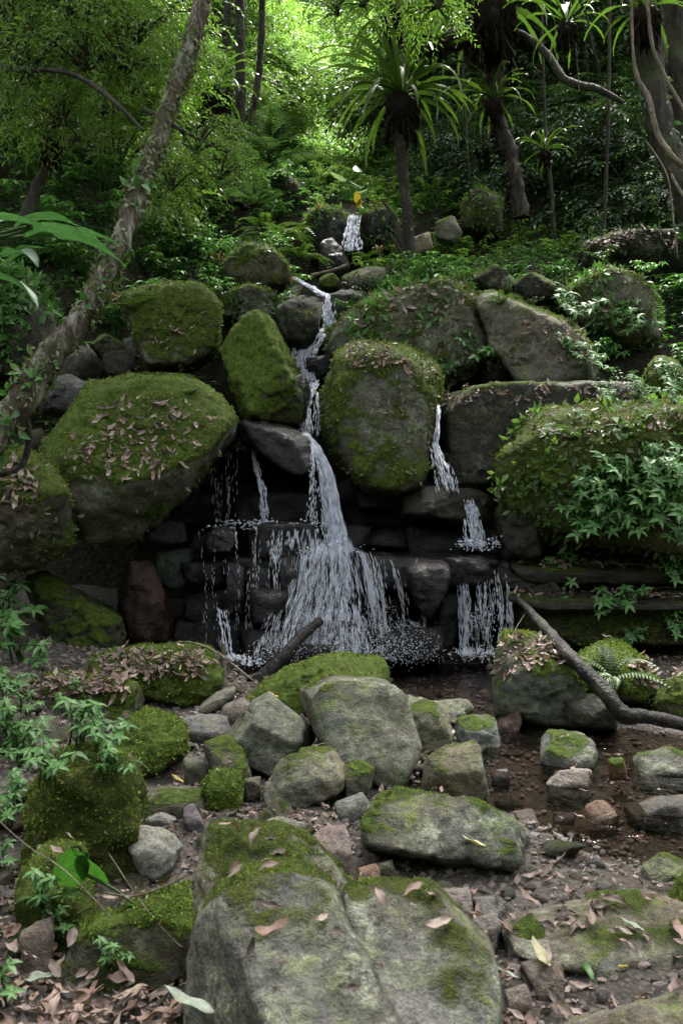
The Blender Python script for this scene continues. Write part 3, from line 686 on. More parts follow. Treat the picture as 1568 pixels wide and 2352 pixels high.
rock('a11', [(470,1710),(520,1690),(562,1720),(585,1780),(540,1790),(480,1760)], None, .35, 5, (.12,.125,.1), 0, .5, .5, .4, 'grey green stone below the tilted square one')
rock('a12', [(468,1800),(490,1770),(550,1768),(552,1830),(525,1860),(478,1832)], None, .25, 5, (.1,.1,.07), 0, .85, .1, .25, 'small upright stone furred with bright moss', moss_z=.0)
rock('a13', [(450,1612),(500,1590),(540,1578),(540,1602),(480,1630)], None, .22, 4, (.15,.14,.125), 0, .05, .3, .4, 'flat bare stone plate tilted against the low mossy boulder', 'stone')
rock('a13b', [(508,1625),(560,1605),(582,1622),(576,1645),(538,1658)], None, .25, 4, (.14,.13,.13), 0, .1, .3, .4, 'grey stone just behind the tilted square one', 'stone')
rock('a13c', [(580,1588),(622,1582),(624,1608),(590,1614)], None, .2, 4, (.11,.1,.08), 0, .2, .3, .4, 'small brown stone at the left end of the moss hump', 'stone')
rock('a14', [(900,1620),(960,1600),(1000,1612),(1040,1660),(1032,1692),(960,1708),(920,1690)], None, .6, 5, (.12,.125,.1), .1, .35, .5, .4, 'grey green sloping stone just right of the upright block', facets=T)
rock('a14b', [(978,1612),(1060,1603),(1087,1620),(1062,1655),(1040,1668),(990,1650)], 5.9, .45, 5, (.13,.13,.1), .1, .3, .5, .4, 'second sloping stone behind it at the pool edge', facets=T)
rock('a15', [(1048,1652),(1080,1643),(1140,1658),(1148,1710),(1130,1734),(1070,1727),(1050,1702)], None, .4, 5, (.13,.145,.15), .3, .45, .8, .2, 'bluish stone with green sides standing in the stream outlet', zbase=-.05)
rock('a16', [(1138,1660),(1190,1628),(1196,1665),(1170,1697),(1143,1695)], None, .3, 5, (.07,.035,.025), .6, .25, .2, .3, 'dark red wet stone at the foot of the leaf topped boulder', zbase=-.05)
rock('a17', [(975,1745),(1005,1720),(1100,1708),(1122,1800),(1085,1823),(1010,1815),(970,1782)], None, .45, 6, (.12,.11,.085), .1, .3, .5, .6, 'blocky brown stone with a bright moss edge, on the near bank of the pool', facets=[(0,-.4,.9,.72),(.3,-1,0,.8)], sharp=22, chips=3, rough=.7)
rock('a18', [(1238,1722),(1270,1684),(1350,1688),(1372,1730),(1368,1782),(1270,1786)], None, .5, 5, (.13,.14,.14), .3, .3, .7, .2, 'greenish grey boulder standing in the stream, reddish stone on its left', zbase=-.06, facets=T)
rock('a18b', [(1240,1715),(1290,1683),(1362,1688),(1370,1712),(1290,1722)], 5.35, .4, 4, (.15,.13,.115), .2, .1, .3, .4, 'pale brown slab leaning on the back of the greenish stream boulder', 'stone', sunk=0)
rock('a19', [(1255,1795),(1290,1770),(1352,1766),(1358,1800),(1330,1834),(1268,1832)], None, .32, 5, (.23,.19,.18), .0, .0, .2, .4, 'pinkish angular stone sitting in front of the greenish stream boulder', zbase=-.05, sharp=22, chips=6)
rock('a20', [(1438,1795),(1470,1735),(1540,1718),(1610,1758),(1620,1810),(1450,1812)], None, .5, 5, (.11,.125,.115), .4, .25, .8, .2, 'dark rounded boulder in the water at the right edge', zbase=-.06)
rock('a21', [(1440,1855),(1500,1835),(1640,1828),(1640,1870),(1530,1898),(1450,1874)], None, .35, 5, (.12,.105,.095), .5, .0, .2, .4, 'flat brown wet slab low in the water at the right', zbase=-.05)
rock('a22', [(1312,1885),(1350,1850),(1382,1838),(1422,1870),(1412,1898),(1340,1903)], None, .3, 5, (.2,.13,.1), .5, .0, .2, .4, 'peaked reddish stone at the near edge of the stream', zbase=-.05, chips=14)
rock('a23', [(1178,1866),(1220,1858),(1258,1890),(1240,1914),(1190,1898)], None, .25, 4, (.1,.075,.07), .4, .0, .2, .4, 'dark reddish stone at the end of the long boulder', 'stone', zbase=-.03)
rock('a24', [(828,1900),(850,1830),(885,1811),(1020,1828),(1110,1858),(1200,1900),(1218,1940),(1212,1984),(1140,1990),(1000,1962),(850,1938)], None, .75, 6, (.14,.14,.125), 0, .12, .95, .6, 'long low grey boulder with moss streaks, on the leafy gravel', facets=[(0,-.55,.83,.72)], chips=5, moss_z=.4)
rock('a25', [(788,1760),(830,1743),(862,1760),(846,1800),(795,1826)], None, .2, 5, (.17,.175,.155), 0, .25, .6, .4, 'small pale stone tucked against the rounded grey one', 'stone', chips=14)
rock('a25b', [(768,1842),(830,1818),(852,1850),(832,1872),(778,1870)], None, .2, 4, (.17,.165,.16), 0, .1, .5, .4, 'grey stone at the left end of the long low boulder', 'stone')
rock('a26', [(303,1832),(370,1813),(460,1820),(482,1850),(470,1876),(330,1880)], None, .35, 5, (.12,.125,.11), 0, .3, .5, .4, 'long flat stone lying behind the pale layered one')
rock('a27', [(598,1888),(640,1874),(700,1890),(710,1920),(700,1944),(660,1948),(600,1912)], None, .25, 5, (.17,.165,.16), 0, .05, .4, .4, 'smooth grey stone above the yellow mossed foreground rock', 'stone')
rock('a28', [(713,1925),(740,1904),(792,1898),(805,1930),(797,1990),(770,2004),(714,1965)], None, .2, 5, (.24,.2,.195), 0, .0, .3, .4, 'pinkish grey angular stone between foreground rock and long boulder', 'stone', sharp=24, chips=5, facets=[(0,-.5,.87,.7)])
rock('a29', [(285,1915),(300,1895),(380,1900),(417,1940),(398,1980),(362,1994),(325,1985)], None, .28, 5, (.26,.255,.225), 0, .0, .5, .4, 'pale layered angular stone on the left bank', 'stone', sharp=24, chips=9, facets=[(0,-.4,.9,.7)])
rock('a30', [(418,1860),(445,1847),(478,1880),(485,1905),(430,1895)], None, .15, 4, (.15,.14,.16), 0, .0, .3, .4, 'bluish grey stone leaning beside the long flat one', 'stone', chips=12)
rock('a30b', [(335,1880),(372,1866),(405,1880),(400,1902),(345,1898)], None, .15, 4, (.2,.19,.18), 0, .0, .3, .4, 'small pale stone on top end of the layered one', 'stone')
rock('a31', [(448,1965),(475,1905),(555,1886),(640,1893),(720,1940),(800,2010),(830,2060),(800,2110),(640,2160),(470,2160),(440,2050)], 2.95, .62, 6, (.19,.19,.165), 0, .5, 1., .75, 'yellow mossed rock right behind the big cracked foreground boulder', facets=[(0.05,-.45,.9,.8)], moss_z=.45, sharp=18, sunk=.25, slant=.55)
fore = empty('boulder', tuple(ground_at(780, 2500))); tag(fore, 'largest boulder in the foreground, split by a mossy crack, lichen spotted', 'boulder')
for key, pts, d_, tn in (('f1', [(425,2235),(440,2130),(515,2038),(560,2012),(700,2005),(772,2042),(808,2130),(880,2245),(960,2352),(1010,2600),(980,2900),(480,2900),(410,2500)], 2.02, .28),
                   ('f2', [(784,2052),(830,2030),(905,2030),(1000,2044),(1065,2112),(1132,2180),(1146,2300),(1130,2600),(1080,2900),(1000,2900),(985,2370),(893,2240),(820,2130)], 2.06, .31)):
    o = rock(key, pts, d_, .95, 7 if key == 'f1' else 6, (.15,.145,.13), 0, tn, 1., .85, name='rock_half', parent=fore, moss_z=.6, sunk=.05, slant=.62, sharp=34, chips=2, tilt=.05, rough=.5, facets=[(.02, -.42, .9, .7), (-.86, -.5, .12, .52)] if key == 'f1' else [(.2, -.42, .88, .66), (.9, -.4, .2, .86)], crack=.0)
    o.location = Vector(o.location) - Vector(fore.location)
rock('a33', [(1150,2120),(1200,2092),(1380,2060),(1480,2050),(1568,2095),(1700,2110),(1700,2215),(1520,2215),(1280,2190),(1180,2160)], 3.0, .75, 6, (.15,.145,.135), 0, .2, .8, .45, 'wide flat grey slab with fallen leaves, right foreground', facets=[(0,-.2,.97,.8)], sharp=24, slant=.25, chips=4, rough=.5)
rock('a34', [(1235,2400),(1300,2350),(1440,2310),(1568,2285),(1700,2270),(1700,2600),(1250,2600)], 2.1, .6, 6, (.14,.13,.12), 0, .12, .8, .45, 'bare grey slab cut off by the bottom right corner', facets=[(0,-.3,.95,.8)], slant=.2)
rock('a35', [(1468,1995),(1520,1964),(1568,1985),(1580,2015),(1480,2018)], None, .25, 5, (.12,.12,.09), 0, .3, .4, .4, 'small rounded dark stone near the right edge of the gravel', 'stone')
rock('a35b', [(1520,2050),(1580,1995),(1700,1985),(1700,2110),(1570,2105)], None, .4, 5, (.11,.11,.08), 0, .65, .4, .5, 'mossy rock cut off by the right edge above the wide slab')
rock('a36', [(1495,1610),(1530,1570),(1580,1535),(1700,1530),(1700,1650),(1520,1650)], None, .8, 5, (.1,.1,.07), 0, .65, .2, .5, 'mossy boulder on the right edge behind the fallen branch')
rock('a37', [(1132,1605),(1140,1505),(1165,1462),(1250,1464),(1320,1530),(1328,1585),(1290,1645),(1250,1668),(1180,1645),(1135,1622)], None, .75, 6, (.09,.095,.08), .2, .38, .3, .4, 'leaf topped dark boulder beside the right curtain of water', facets=[(.1,-.4,.9,.72)], moss_z=.4, zbase=-.02)
rock('a38', [(1308,1520),(1370,1486),(1440,1488),(1492,1530),(1495,1585),(1400,1606),(1318,1598)], None, .8, 5, (.09,.09,.06), .1, .7, .2, .4, 'mossy mound with small ferns behind the fallen branch', zbase=.1)
rock('a39', [(1285,1600),(1400,1598),(1415,1665),(1300,1662)], None, .5, 5, DARK, .2, .4, .2, .4, 'low dark mossy rock under the fallen branch')
rock('a40', [(1008,2048),(1080,2040),(1088,2090),(1050,2100)], None, .16, 4, (.2,.16,.155), 0, .0, .3, .4, 'pinkish stone at the top right of the cracked boulder', 'stone')
rock('a40b', [(1078,2115),(1120,2098),(1152,2122),(1142,2165),(1098,2158)], None, .16, 4, (.2,.17,.16), 0, .0, .3, .4, 'squarish pinkish stone touching the right side of the cracked boulder', 'stone')
rock('a40c', [(1150,2135),(1220,2105),(1262,2142),(1242,2190),(1168,2180)], None, .22, 5, (.13,.13,.12), 0, .3, .3, .4, 'dark stone with a mossy right side left of the wide slab', 'stone')
rock('a40d', [(818,2000),(870,1988),(882,2042),(828,2050)], None, .14, 4, (.2,.14,.12), 0, .0, .3, .4, 'reddish cube shaped stone just behind the cracked boulder', 'stone')
rock('a40e', [(1195,2212),(1290,2208),(1305,2285),(1235,2268)], None, .22, 5, (.15,.135,.13), 0, .0, .3, .4, 'flat grey brown stone under leaves, right of the cracked boulder', 'stone')
rock('a40f', [(1348,2200),(1430,2193),(1434,2235),(1358,2244)], None, .18, 4, (.13,.13,.11), 0, .25, .3, .4, 'small mossy stone in front of the wide slab', 'stone')
rock('a40g', [(1478,2202),(1545,2193),(1550,2235),(1490,2240)], None, .18, 4, (.13,.13,.11), 0, .25, .3, .4, 'small dark stone in front of the right end of the wide slab', 'stone')
rock('a40h', [(1158,2272),(1210,2258),(1225,2305),(1168,2325)], None, .16, 4, (.2,.17,.16), 0, .0, .3, .4, 'rounded brownish stone among the leaves at the bottom right', 'stone')
rock('a40i', [(1080,2060),(1150,2060),(1165,2095),(1110,2100)], None, .2, 4, (.13,.12,.12), 0, .1, .3, .4, 'low bluish grey stone at the left tip of the wide slab', 'stone')
rock('a40j', [(1125,1770),(1165,1765),(1170,1785),(1130,1787)], None, .12, 4, (.13,.12,.17), .6, .0, .3, .4, 'small bluish wet stone in the shallow stream', 'stone', zbase=-.03)
rock('a40k', [(1270,1865),(1320,1868),(1318,1885),(1272,1885)], None, .12, 4, (.09,.085,.12), .7, .0, .3, .4, 'small dark blue wet stone beside the peaked reddish one', 'stone', zbase=-.03)
rock('a41', [(70,1830),(110,1760),(160,1712),(230,1705),(305,1775),(328,1900),(322,2040),(240,2100),(110,2080),(60,1960)], 3.55, .7, 6, (.1,.09,.06), 0, .8, .1, .8, 'tall brown and green moss mound on the left bank', facets=[(.1,-.75,.65,.75)], moss_z=.0, sunk=.1, slant=.5)
rock('a42', [(50,2020),(100,1945),(200,1950),(212,2080),(180,2130),(60,2130)], 3.0, .45, 5, (.09,.08,.06), 0, .8, .2, .6, 'lower moss lump in front of the tall moss mound', sunk=.1, moss_z=.0)
rock('a43', [(95,2230),(200,2120),(330,2065),(445,2018),(455,2100),(430,2170),(300,2235),(130,2290)], 2.75, .5, 6, (.14,.135,.11), 0, .55, .6, .4, 'slanting mossy slab to the left of the cracked boulder', facets=[(.05,-.5,.87,.8)], moss_z=.5, sunk=.1, slant=.5)
rock('a44', [(52,2140),(125,2098),(118,2190),(70,2215)], 2.7, .2, 4, (.15,.12,.11), 0, .0, .2, .4, 'brown stone half buried in leaves at the left', 'stone', sunk=.1)
rock('a45', [(-60,1700),(30,1640),(80,1690),(90,1760),(-60,1790)], None, .6, 5, DARK, 0, .45, .2, .4, 'dark mossy rock at the left edge below the flat slab')
rock('a46', [(20,1560),(60,1520),(100,1530),(110,1590),(25,1600)], 6.5, .5, 5, DARK, 0, .6, .2, .3, 'dark mossy rock on the left edge behind the flat slab')
rock('x0', [(60,1650),(120,1640),(150,1680),(130,1710),(70,1705)], None, None, 4, (.1,.09,.08), .15, .2, .3, .4, 'dark brown stone below the left end of the flat topped slab', 'stone')
rock('x1', [(150,1665),(210,1655),(245,1690),(200,1712),(155,1705)], None, None, 4, (.1,.09,.08), .15, .2, .3, .4, 'dark stone between the flat topped slab and the moss mound', 'stone')
rock('x2', [(0,1440),(40,1430),(70,1480),(60,1540),(0,1550)], None, None, 4, (.1,.09,.08), .15, .2, .3, .4, 'dark rock at the left edge behind the pale leafy plants', 'stone')
rock('x3', [(330,1640),(360,1632),(370,1650),(345,1662)], None, None, 4, (.1,.09,.08), .15, .2, .3, .4, 'small stone touching the moss covered rock', 'stone')
rock('x4', [(420,1745),(470,1735),(480,1770),(450,1790),(425,1780)], None, None, 4, (.1,.09,.08), .15, .2, .3, .4, 'grey stone between the moss covered rock and the small upright one', 'stone')
rock('x5', [(560,1790),(598,1785),(600,1815),(565,1818)], None, None, 4, (.1,.09,.08), .15, .2, .3, .4, 'small grey stone left of the rounded grey one', 'stone')
rock('x6', [(865,1985),(900,1975),(915,1995),(880,2008)], None, None, 4, (.1,.09,.08), .15, .2, .3, .4, 'small stone in front of the long low boulder', 'stone')
rock('x7', [(1395,1745),(1430,1738),(1440,1765),(1400,1772)], None, None, 4, (.16,.08,.055), .15, .2, .3, .4, 'reddish flat stone in the stream between the two greenish boulders', 'stone')
for i, (q, t) in enumerate([([(-60,1560),(10,1540),(40,1570),(30,1640),(-60,1650)], 'dark stone at the left edge beside the flat topped slab'), ([(-40,1480),(20,1470),(60,1510),(40,1545),(-40,1550)], 'low dark rock at the left edge under the pale leafy plants'), ([(170,1540),(215,1530),(240,1556),(175,1558)], 'small dark stone between the shadowed boulder and the flat slab')]):
    rock('y%d' % i, q, None, None, 5, DARK, .1, .5, .2, .4, t, 'stone')
# ------------------------------------------------------------------ drop tests on everything solid so far
def build_bvh(sol):
    V = []; F = []; o = 0; ids = []
    for i, (v, f, k) in enumerate(sol):
        V.append(v); F.append(f + o); o += len(v); ids.append(np.full(len(f), i))
    V = np.concatenate(V); F = np.concatenate(F); ids = np.concatenate(ids)
    return BVHTree.FromPolygons(V.tolist(), F.tolist(), epsilon=0.0), ids
# keep it quick: decimated ground, all rocks
BVH, BIDS = build_bvh(SOLIDS)
BK = [k for _, _, k in SOLIDS]
def drop(x, y, z=12.0):
    h = BVH.ray_cast(Vector((x, y, z)), Vector((0, 0, -1)))
    if h[0] is None: return None
    return h[0], h[1], BK[BIDS[h[2]]]
def seen(px, py, dmax=60):
    """first surface along the sight line through a picture point"""
    o = Vector((0, 0, CAM_Z)); t = at(px, py, 10) - o
    h = BVH.ray_cast(o, t.normalized(), dmax)
    if h[0] is None: return None
    return h[0], h[1], BK[BIDS[h[2]]]
# ------------------------------------------------------------------ falling water
def rib_patch(top, bot, n, seed, wob=.02):
    """points between a top polyline and a bottom polyline (world), for strands: returns function (s,t)->pos"""
    top = [Vector(p) for p in top]; bot = [Vector(p) for p in bot]
    def pl(P, s):
        s = max(0, min(.9999, s)) * (len(P) - 1); i = int(s); f = s - i
        return P[i].lerp(P[min(i + 1, len(P) - 1)], f)
    def f(s, t):
        a = pl(top, s); b = pl(bot, s); p = a.lerp(b, t)
        # free fall: moves out first, then down
        p = Vector((a.x + (b.x - a.x) * t ** .6, a.y + (b.y - a.y) * t ** .6, a.z + (b.z - a.z) * t)); return p
    return f
DROP_V = np.array([(0, 0, .5), (.5, 0, .1), (0, .5, .1), (-.5, 0, .1), (0, -.5, .1), (0, 0, -.5)], float)
DROP_F = np.array([(0, 1, 2), (0, 2, 3), (0, 3, 4), (0, 4, 1), (5, 2, 1), (5, 3, 2), (5, 4, 3), (5, 1, 4)])
def drops(P, D, L, W_):
    n = len(P); M = frames(np.cross(D, NR.normal(size=(n, 3))), D)   # Z along D roughly
    Zc = D / np.linalg.norm(D, axis=1)[:, None]; X = np.cross(Zc, [0.3, 1, .1]); X /= np.linalg.norm(X, axis=1)[:, None]; Y = np.cross(Zc, X)
    M = np.stack([X, Y, Zc], 2)
    sc = np.stack([W_, W_, L], 1)
    V = np.einsum('nij,nkj->nki', M, DROP_V[None] * sc[:, None, :]) + P[:, None, :]
    F = DROP_F[None] + (np.arange(n) * 6)[:, None, None]
    return V.reshape(-1, 3), F.reshape(-1, 3)
def strands(path, widths, nst, ndrop, seed, L=(.03, .1), W_=(.004, .010), spread=1.0, shape='gauss'):
    """path: world points; widths in metres at each; a bundle of wandering strands broken into long drops"""
    rg = np.random.default_rng(seed); P = np.array([tuple(p) for p in path]); w_ = np.array(widths)
    k = len(P) - 1; q = np.linalg.norm(np.diff(P, axis=0), axis=1); cum = np.concatenate([[0], np.cumsum(q)]) / q.sum()
    n = ndrop
    st = rg.integers(0, nst, n); t = rg.random(n)
    so = rg.normal(size=nst) * .33 if shape == 'gauss' else rg.uniform(-.5, .5, nst)
    ph = rg.uniform(0, 6, nst); t0 = rg.uniform(0, .25, nst) ** 1.3
    x = np.stack([np.interp(t, cum, P[:, i]) for i in range(3)], 1)
    x2 = np.stack([np.interp(np.minimum(t + .03, 1), cum, P[:, i]) for i in range(3)], 1)
    x1 = np.stack([np.interp(np.maximum(t - .03, 0), cum, P[:, i]) for i in range(3)], 1)
    D = x2 - x1
    ww = np.interp(t, cum, w_)
    lat = so[st] + .07 * np.sin(t * 9 + ph[st]) + .05 * np.sin(t * 23 + 2 * ph[st]) + rg.normal(size=n) * .06
    x[:, 0] += lat * ww; x[:, 1] += rg.normal(size=n) * .018 - .02
    x[:, 2] += rg.normal(size=n) * .01
    D = D / (np.linalg.norm(D, axis=1)[:, None] + 1e-9) + rg.normal(size=(n, 3)) * .045
    LL = rg.uniform(L[0], L[1], n); WW = rg.uniform(W_[0], W_[1], n)
    return drops(x, D, LL, WW)
def curtain(top, bot, nst, ndrop, seed, dens=None, L=(.03, .1), W_=(.004, .009)):
    rg = np.random.default_rng(seed); f = rib_patch(top, bot, 0, 0)
    so = rg.random(nst)
    if dens is not None:
        xs = np.array([d[0] for d in dens]); ys = np.array([d[1] for d in dens]); u = np.linspace(0, 1, 400); c = np.cumsum(np.interp(u, xs, ys) * np.interp(u, np.linspace(0, 1, 22), rg.random(22) ** 2 + .05)); c /= c[-1]
        so = np.interp(so, c, u)
    t0 = rg.random(nst) * .5 * (rg.random(nst) < .4); le = rg.uniform(.5, 1.2, nst); wt = rg.random(nst) ** 2 + .1; wt /= wt.sum()
    P = []; D = []
    st = rg.choice(nst, ndrop, p=wt); tt = rg.random(ndrop)
    ph = rg.uniform(0, 6, nst)
    for i in range(ndrop):
        s = so[st[i]]; t = min(1, t0[st[i]] + tt[i] * le[st[i]])
        s2 = s + (.02 * math.sin(t * 7 + ph[st[i]]) + rg.normal() * .02 * (.2 + t))
        a = f(s2, t); b = f(s2, min(1, t + .05)); c = f(s2, max(0, t - .05))
        P.append((a.x, a.y - .02 + rg.normal() * .015, a.z)); D.append(tuple(b - c))
    P = np.array(P); D = np.array(D); D = D / (np.linalg.norm(D, axis=1)[:, None] + 1e-9) + rg.normal(size=(ndrop, 3)) * .05
    return drops(P, D, rg.uniform(L[0], L[1], ndrop), rg.uniform(W_[0], W_[1], ndrop))
def froth(line, n, seed, wx_=.04, wz=.02, sz=(.006, .02)):
    rg = np.random.default_rng(seed); P = np.array([tuple(p) for p in line]); cum = np.linspace(0, 1, len(P)); t = rg.random(n)
    x = np.stack([np.interp(t, cum, P[:, i]) for i in range(3)], 1) + rg.normal(size=(n, 3)) * [wx_, wx_, wz]
    x[:, 2] += np.abs(rg.normal(size=n)) * wz
    s = rg.uniform(sz[0], sz[1], n)
    return drops(x, rdir(n, 0, .4), s * rg.uniform(1, 3.5, n), s)
def ribbon(path, widths, seed, thick=.02, cols=9):
    """thin closed body of running water"""
    rg = np.random.default_rng(seed); pts = [Vector(p) for p in path]; V = []; m = 0; rows = []
    for i in range(len(pts) - 1):
        for k in range(8):
            t = k / 8; rows.append((pts[i].lerp(pts[i + 1], t), widths[i] * (1 - t) + widths[i + 1] * t))
    rows.append((pts[-1], widths[-1]))
    for sgn in (1, -1):
        for r_, (p, w_) in enumerate(rows):
            for c in range(cols):
                u = c / (cols - 1) - .5
                V.append((p.x + u * w_, p.y + .0 - sgn * thick * (1 - (2 * u) ** 4), p.z + sgn * thick * .5 * (1 - (2 * u) ** 4)))
    V = np.array(V); V += fbm(V * 14 + seed, 2)[:, None] * np.array([.25, .4, .2]) * .04
    n = len(rows); F = []
    for s_ in (0, 1):
        for r_ in range(n - 1):
            for c in range(cols - 1):
                a = s_ * n * cols + r_ * cols + c; q = (a, a + 1, a + cols + 1, a + cols); F.append(q if s_ == 0 else q[::-1])
    return V, np.array(F)
def fall(name, label, bits, sheets=(), foam=(), veil=()):
    P0 = bits[0][0][0]
    root = empty(name, tuple(P0)); tag(root, label, 'waterfall', 'parts of the stream falling over the rocks')
    del root['group']
    V, F = join([(b[0], b[1]) for b in bits]); me = make_mesh('water_streaks', V - P0, F, None, True, (M_FOAM,))
    o = link('water_streaks', me, root); o['kind'] = 'stuff'
    for s in sheets: link('water_sheet', make_mesh('water_sheet', s[0] - P0, s[1], None, True, (M_SHEET,)), root)
    if veil:
        V, F = join(list(veil)); o = link('water_veil', make_mesh('water_veil', V - P0, F, None, True, (M_VEIL,)), root); o['kind'] = 'stuff'
    if foam:
        V, F = join(list(foam)); o = link('foam', make_mesh('foam', V - P0, F, None, True, (M_FOAM,)), root); o['kind'] = 'stuff'
    return root
def pp(l): return [at(*q) for q in l]
def wpx(px, d): return px / FPX * d
p1 = pp([(812, 498, 13.9), (806, 535, 13.7), (803, 575, 13.5)])
fall('waterfall', 'topmost white fall, small and narrow, between leafy rocks below the bright bushes', [strands(p1, [.1, .14, .2], 16, 420, 1, (.05, .14), (.01, .022))], [ribbon(p1, [.06, .1, .15], 2)])
p2 = pp([(672, 638, 11.3), (700, 652, 11.1), (735, 672, 10.9), (758, 682, 10.6)])
p3 = pp([(755, 680, 10.45), (756, 715, 10.35), (758, 758, 10.25)])
fall('waterfall', 'short straight fall under the thin water slide, above the green wedge shaped boulder', [strands(p3, [.12, .17, .22], 14, 500, 3, (.04, .11), (.008, .018)), strands(p2, [.04, .05, .06, .08], 6, 260, 4, (.05, .12), (.01, .02))], [ribbon(p3, [.07, .12, .16], 5), ribbon(p2, [.05, .07, .08, .1], 6)])
p4 = pp([(735, 760, 9.95), (712, 780, 9.8), (695, 825, 9.65), (708, 875, 9.5)])
fall('waterfall', 'crooked white chute squeezed beside the top of the green wedge shaped boulder', [strands(p4, [.1, .16, .18, .1], 16, 650, 7, (.04, .11), (.007, .016))], [ribbon(p4, [.1, .13, .14, .08], 8)])
p5 = pp([(725, 880, 9.2), (712, 905, 9.0), (704, 940, 8.85), (703, 1000, 8.7)])
fall('waterfall', 'narrow chute between the green wedge and the tall blocky boulder', [strands(p5, [.1, .1, .1, .12], 14, 520, 9, (.03, .1), (.006, .013)), strands(pp([(728, 905, 8.9), (732, 950, 8.8), (730, 1000, 8.7)]), [.04, .05, .07], 6, 110, 10)], [ribbon(p5, [.06, .07, .07, .09], 11)])
p6 = pp([(705, 1000, 8.3), (732, 1035, 8.0), (755, 1090, 7.8), (768, 1170, 7.7), (782, 1262, 7.55)])
p6b = pp([(720, 1030, 7.9), (722, 1120, 7.8), (725, 1212, 7.65)])
p7 = join([curtain(pp([(648, 1300, 7.5), (700, 1268, 7.42), (760, 1262, 7.38), (815, 1264, 7.4), (850, 1275, 7.45)]), pp([(640, 1430, 7.3), (690, 1420, 7.2), (760, 1400, 7.15), (840, 1420, 7.2), (890, 1440, 7.3)]), 110, 1300, 12, [(0, .3), (.3, 1.6), (.55, 2.4), (.8, 1.0), (1, .4)], (.04, .15), (.002, .005)),
  curtain(pp([(620, 1400, 7.3), (700, 1390, 7.2), (790, 1390, 7.15), (860, 1400, 7.2), (960, 1430, 7.3)]), pp([(585, 1520, 7.05), (690, 1510, 6.95), (800, 1505, 6.95), (900, 1510, 7.0), (1000, 1500, 7.15)]), 130, 1250, 112, [(0, .6), (.3, 1.4), (.6, 1.3), (1, .5)], (.02, .09), (.002, .006)),
  curtain(pp([(830, 1270, 7.5), (870, 1275, 7.5), (950, 1302, 7.5)]), pp([(850, 1490, 7.1), (910, 1490, 7.15), (985, 1490, 7.3)]), 30, 800, 113, [(0, .8), (.5, 1.2), (1, .4)], (.03, .1), (.002, .006))])
p7 = (p7[0], p7[1][0])
p7b = join([strands(pp([(745 + o, 1262, 7.38), (735 + o * 1.6, 1340, 7.3), (715 + o * 2.2, 1420, 7.12), (700 + o * 2.6, 1500, 6.98)]), [.08, .12, .18, .26], 12, 560, 130 + o, (.04, .15), (.002, .006)) for o in (-12, 18, 42)])
p7b = (p7b[0], p7b[1][0])
p7c = curtain(pp([(640, 1215, 7.65), (720, 1212, 7.6), (800, 1225, 7.6)]), pp([(630, 1290, 7.5), (720, 1280, 7.45), (800, 1270, 7.4)]), 30, 600, 14)
fall('waterfall', 'main fall in the middle, narrow above and fanning out white over the lower steps', [strands(p6, [.05, .065, .08, .11, .19], 34, 2400, 15, (.06, .2), (.002, .006)), strands(p6b, [.03, .1, .16], 10, 240, 16, (.02, .07)), p7b],
     [ribbon(p6, [.05, .07, .08, .1, .13], 17),],
     [froth(pp([(700, 1272, 7.4), (740, 1266, 7.35), (815, 1264, 7.4)]), 260, 19, .06, .02, (.003, .01)), froth(pp([(590, 1525, 6.95), (700, 1505, 6.9), (800, 1500, 6.9), (900, 1505, 6.95), (985, 1500, 7.1)]), 2200, 20, .1, .05, (.003, .008)),
      froth(pp([(680, 1430, 7.15), (760, 1440, 7.1), (880, 1450, 7.1), (960, 1480, 7.1)]), 700, 21, .12, .06, (.002, .007)), froth(pp([(640, 1214, 7.65), (740, 1212, 7.6)]), 60, 22, .03, .02)], [p7, p7c])
fall('waterfall', 'thin ragged fall left of the main one, dropping from the wet purplish rock', [strands(pp([(582, 1035, 8.2), (592, 1080, 8.05), (604, 1130, 7.95), (610, 1205, 7.85)]), [.04, .05, .06, .07], 8, 420, 23, (.03, .09), (.004, .01)), strands(pp([(600, 1212, 7.65), (625, 1240, 7.6), (632, 1290, 7.5)]), [.12, .08, .06], 8, 160, 24)],
     [], [froth(pp([(575, 1210, 7.75), (640, 1214, 7.7)]), 110, 25, .04, .02)])
fall('waterfall', 'faint curtain of drips at the left, falling from under the huge leafy boulder', [curtain(pp([(480, 1020, 8.2), (560, 1020, 8.2)]), pp([(485, 1195, 8.0), (560, 1195, 8.0)]), 12, 170, 26, None, (.02, .07), (.002, .004)),
     curtain(pp([(455, 1218, 7.6), (560, 1212, 7.6), (650, 1215, 7.6)]), pp([(470, 1500, 7.3), (560, 1500, 7.3), (640, 1520, 7.2)]), 26, 650, 27, [(0, .4), (.5, .5), (1, 1.4)], (.02, .07), (.002, .005)), strands(pp([(508, 1400, 7.3), (516, 1440, 7.2), (522, 1500, 7.1)]), [.05, .05, .06], 6, 150, 28, (.03, .07), (.005, .01))],
     [], [froth(pp([(485, 1212, 7.8), (560, 1206, 7.8)]), 60, 29, .04, .02), froth(pp([(500, 1505, 7.0), (590, 1525, 6.95)]), 120, 30, .05, .01)])
fall('waterfall', 'slim fall running down the right side of the tall blocky boulder', [strands(pp([(1006, 935, 8.0), (1003, 985, 7.9), (998, 1030, 7.9), (1012, 1075, 7.85), (1022, 1125, 7.8)]), [.02, .03, .05, .12, .17], 12, 560, 31, (.03, .09), (.004, .01))], [])
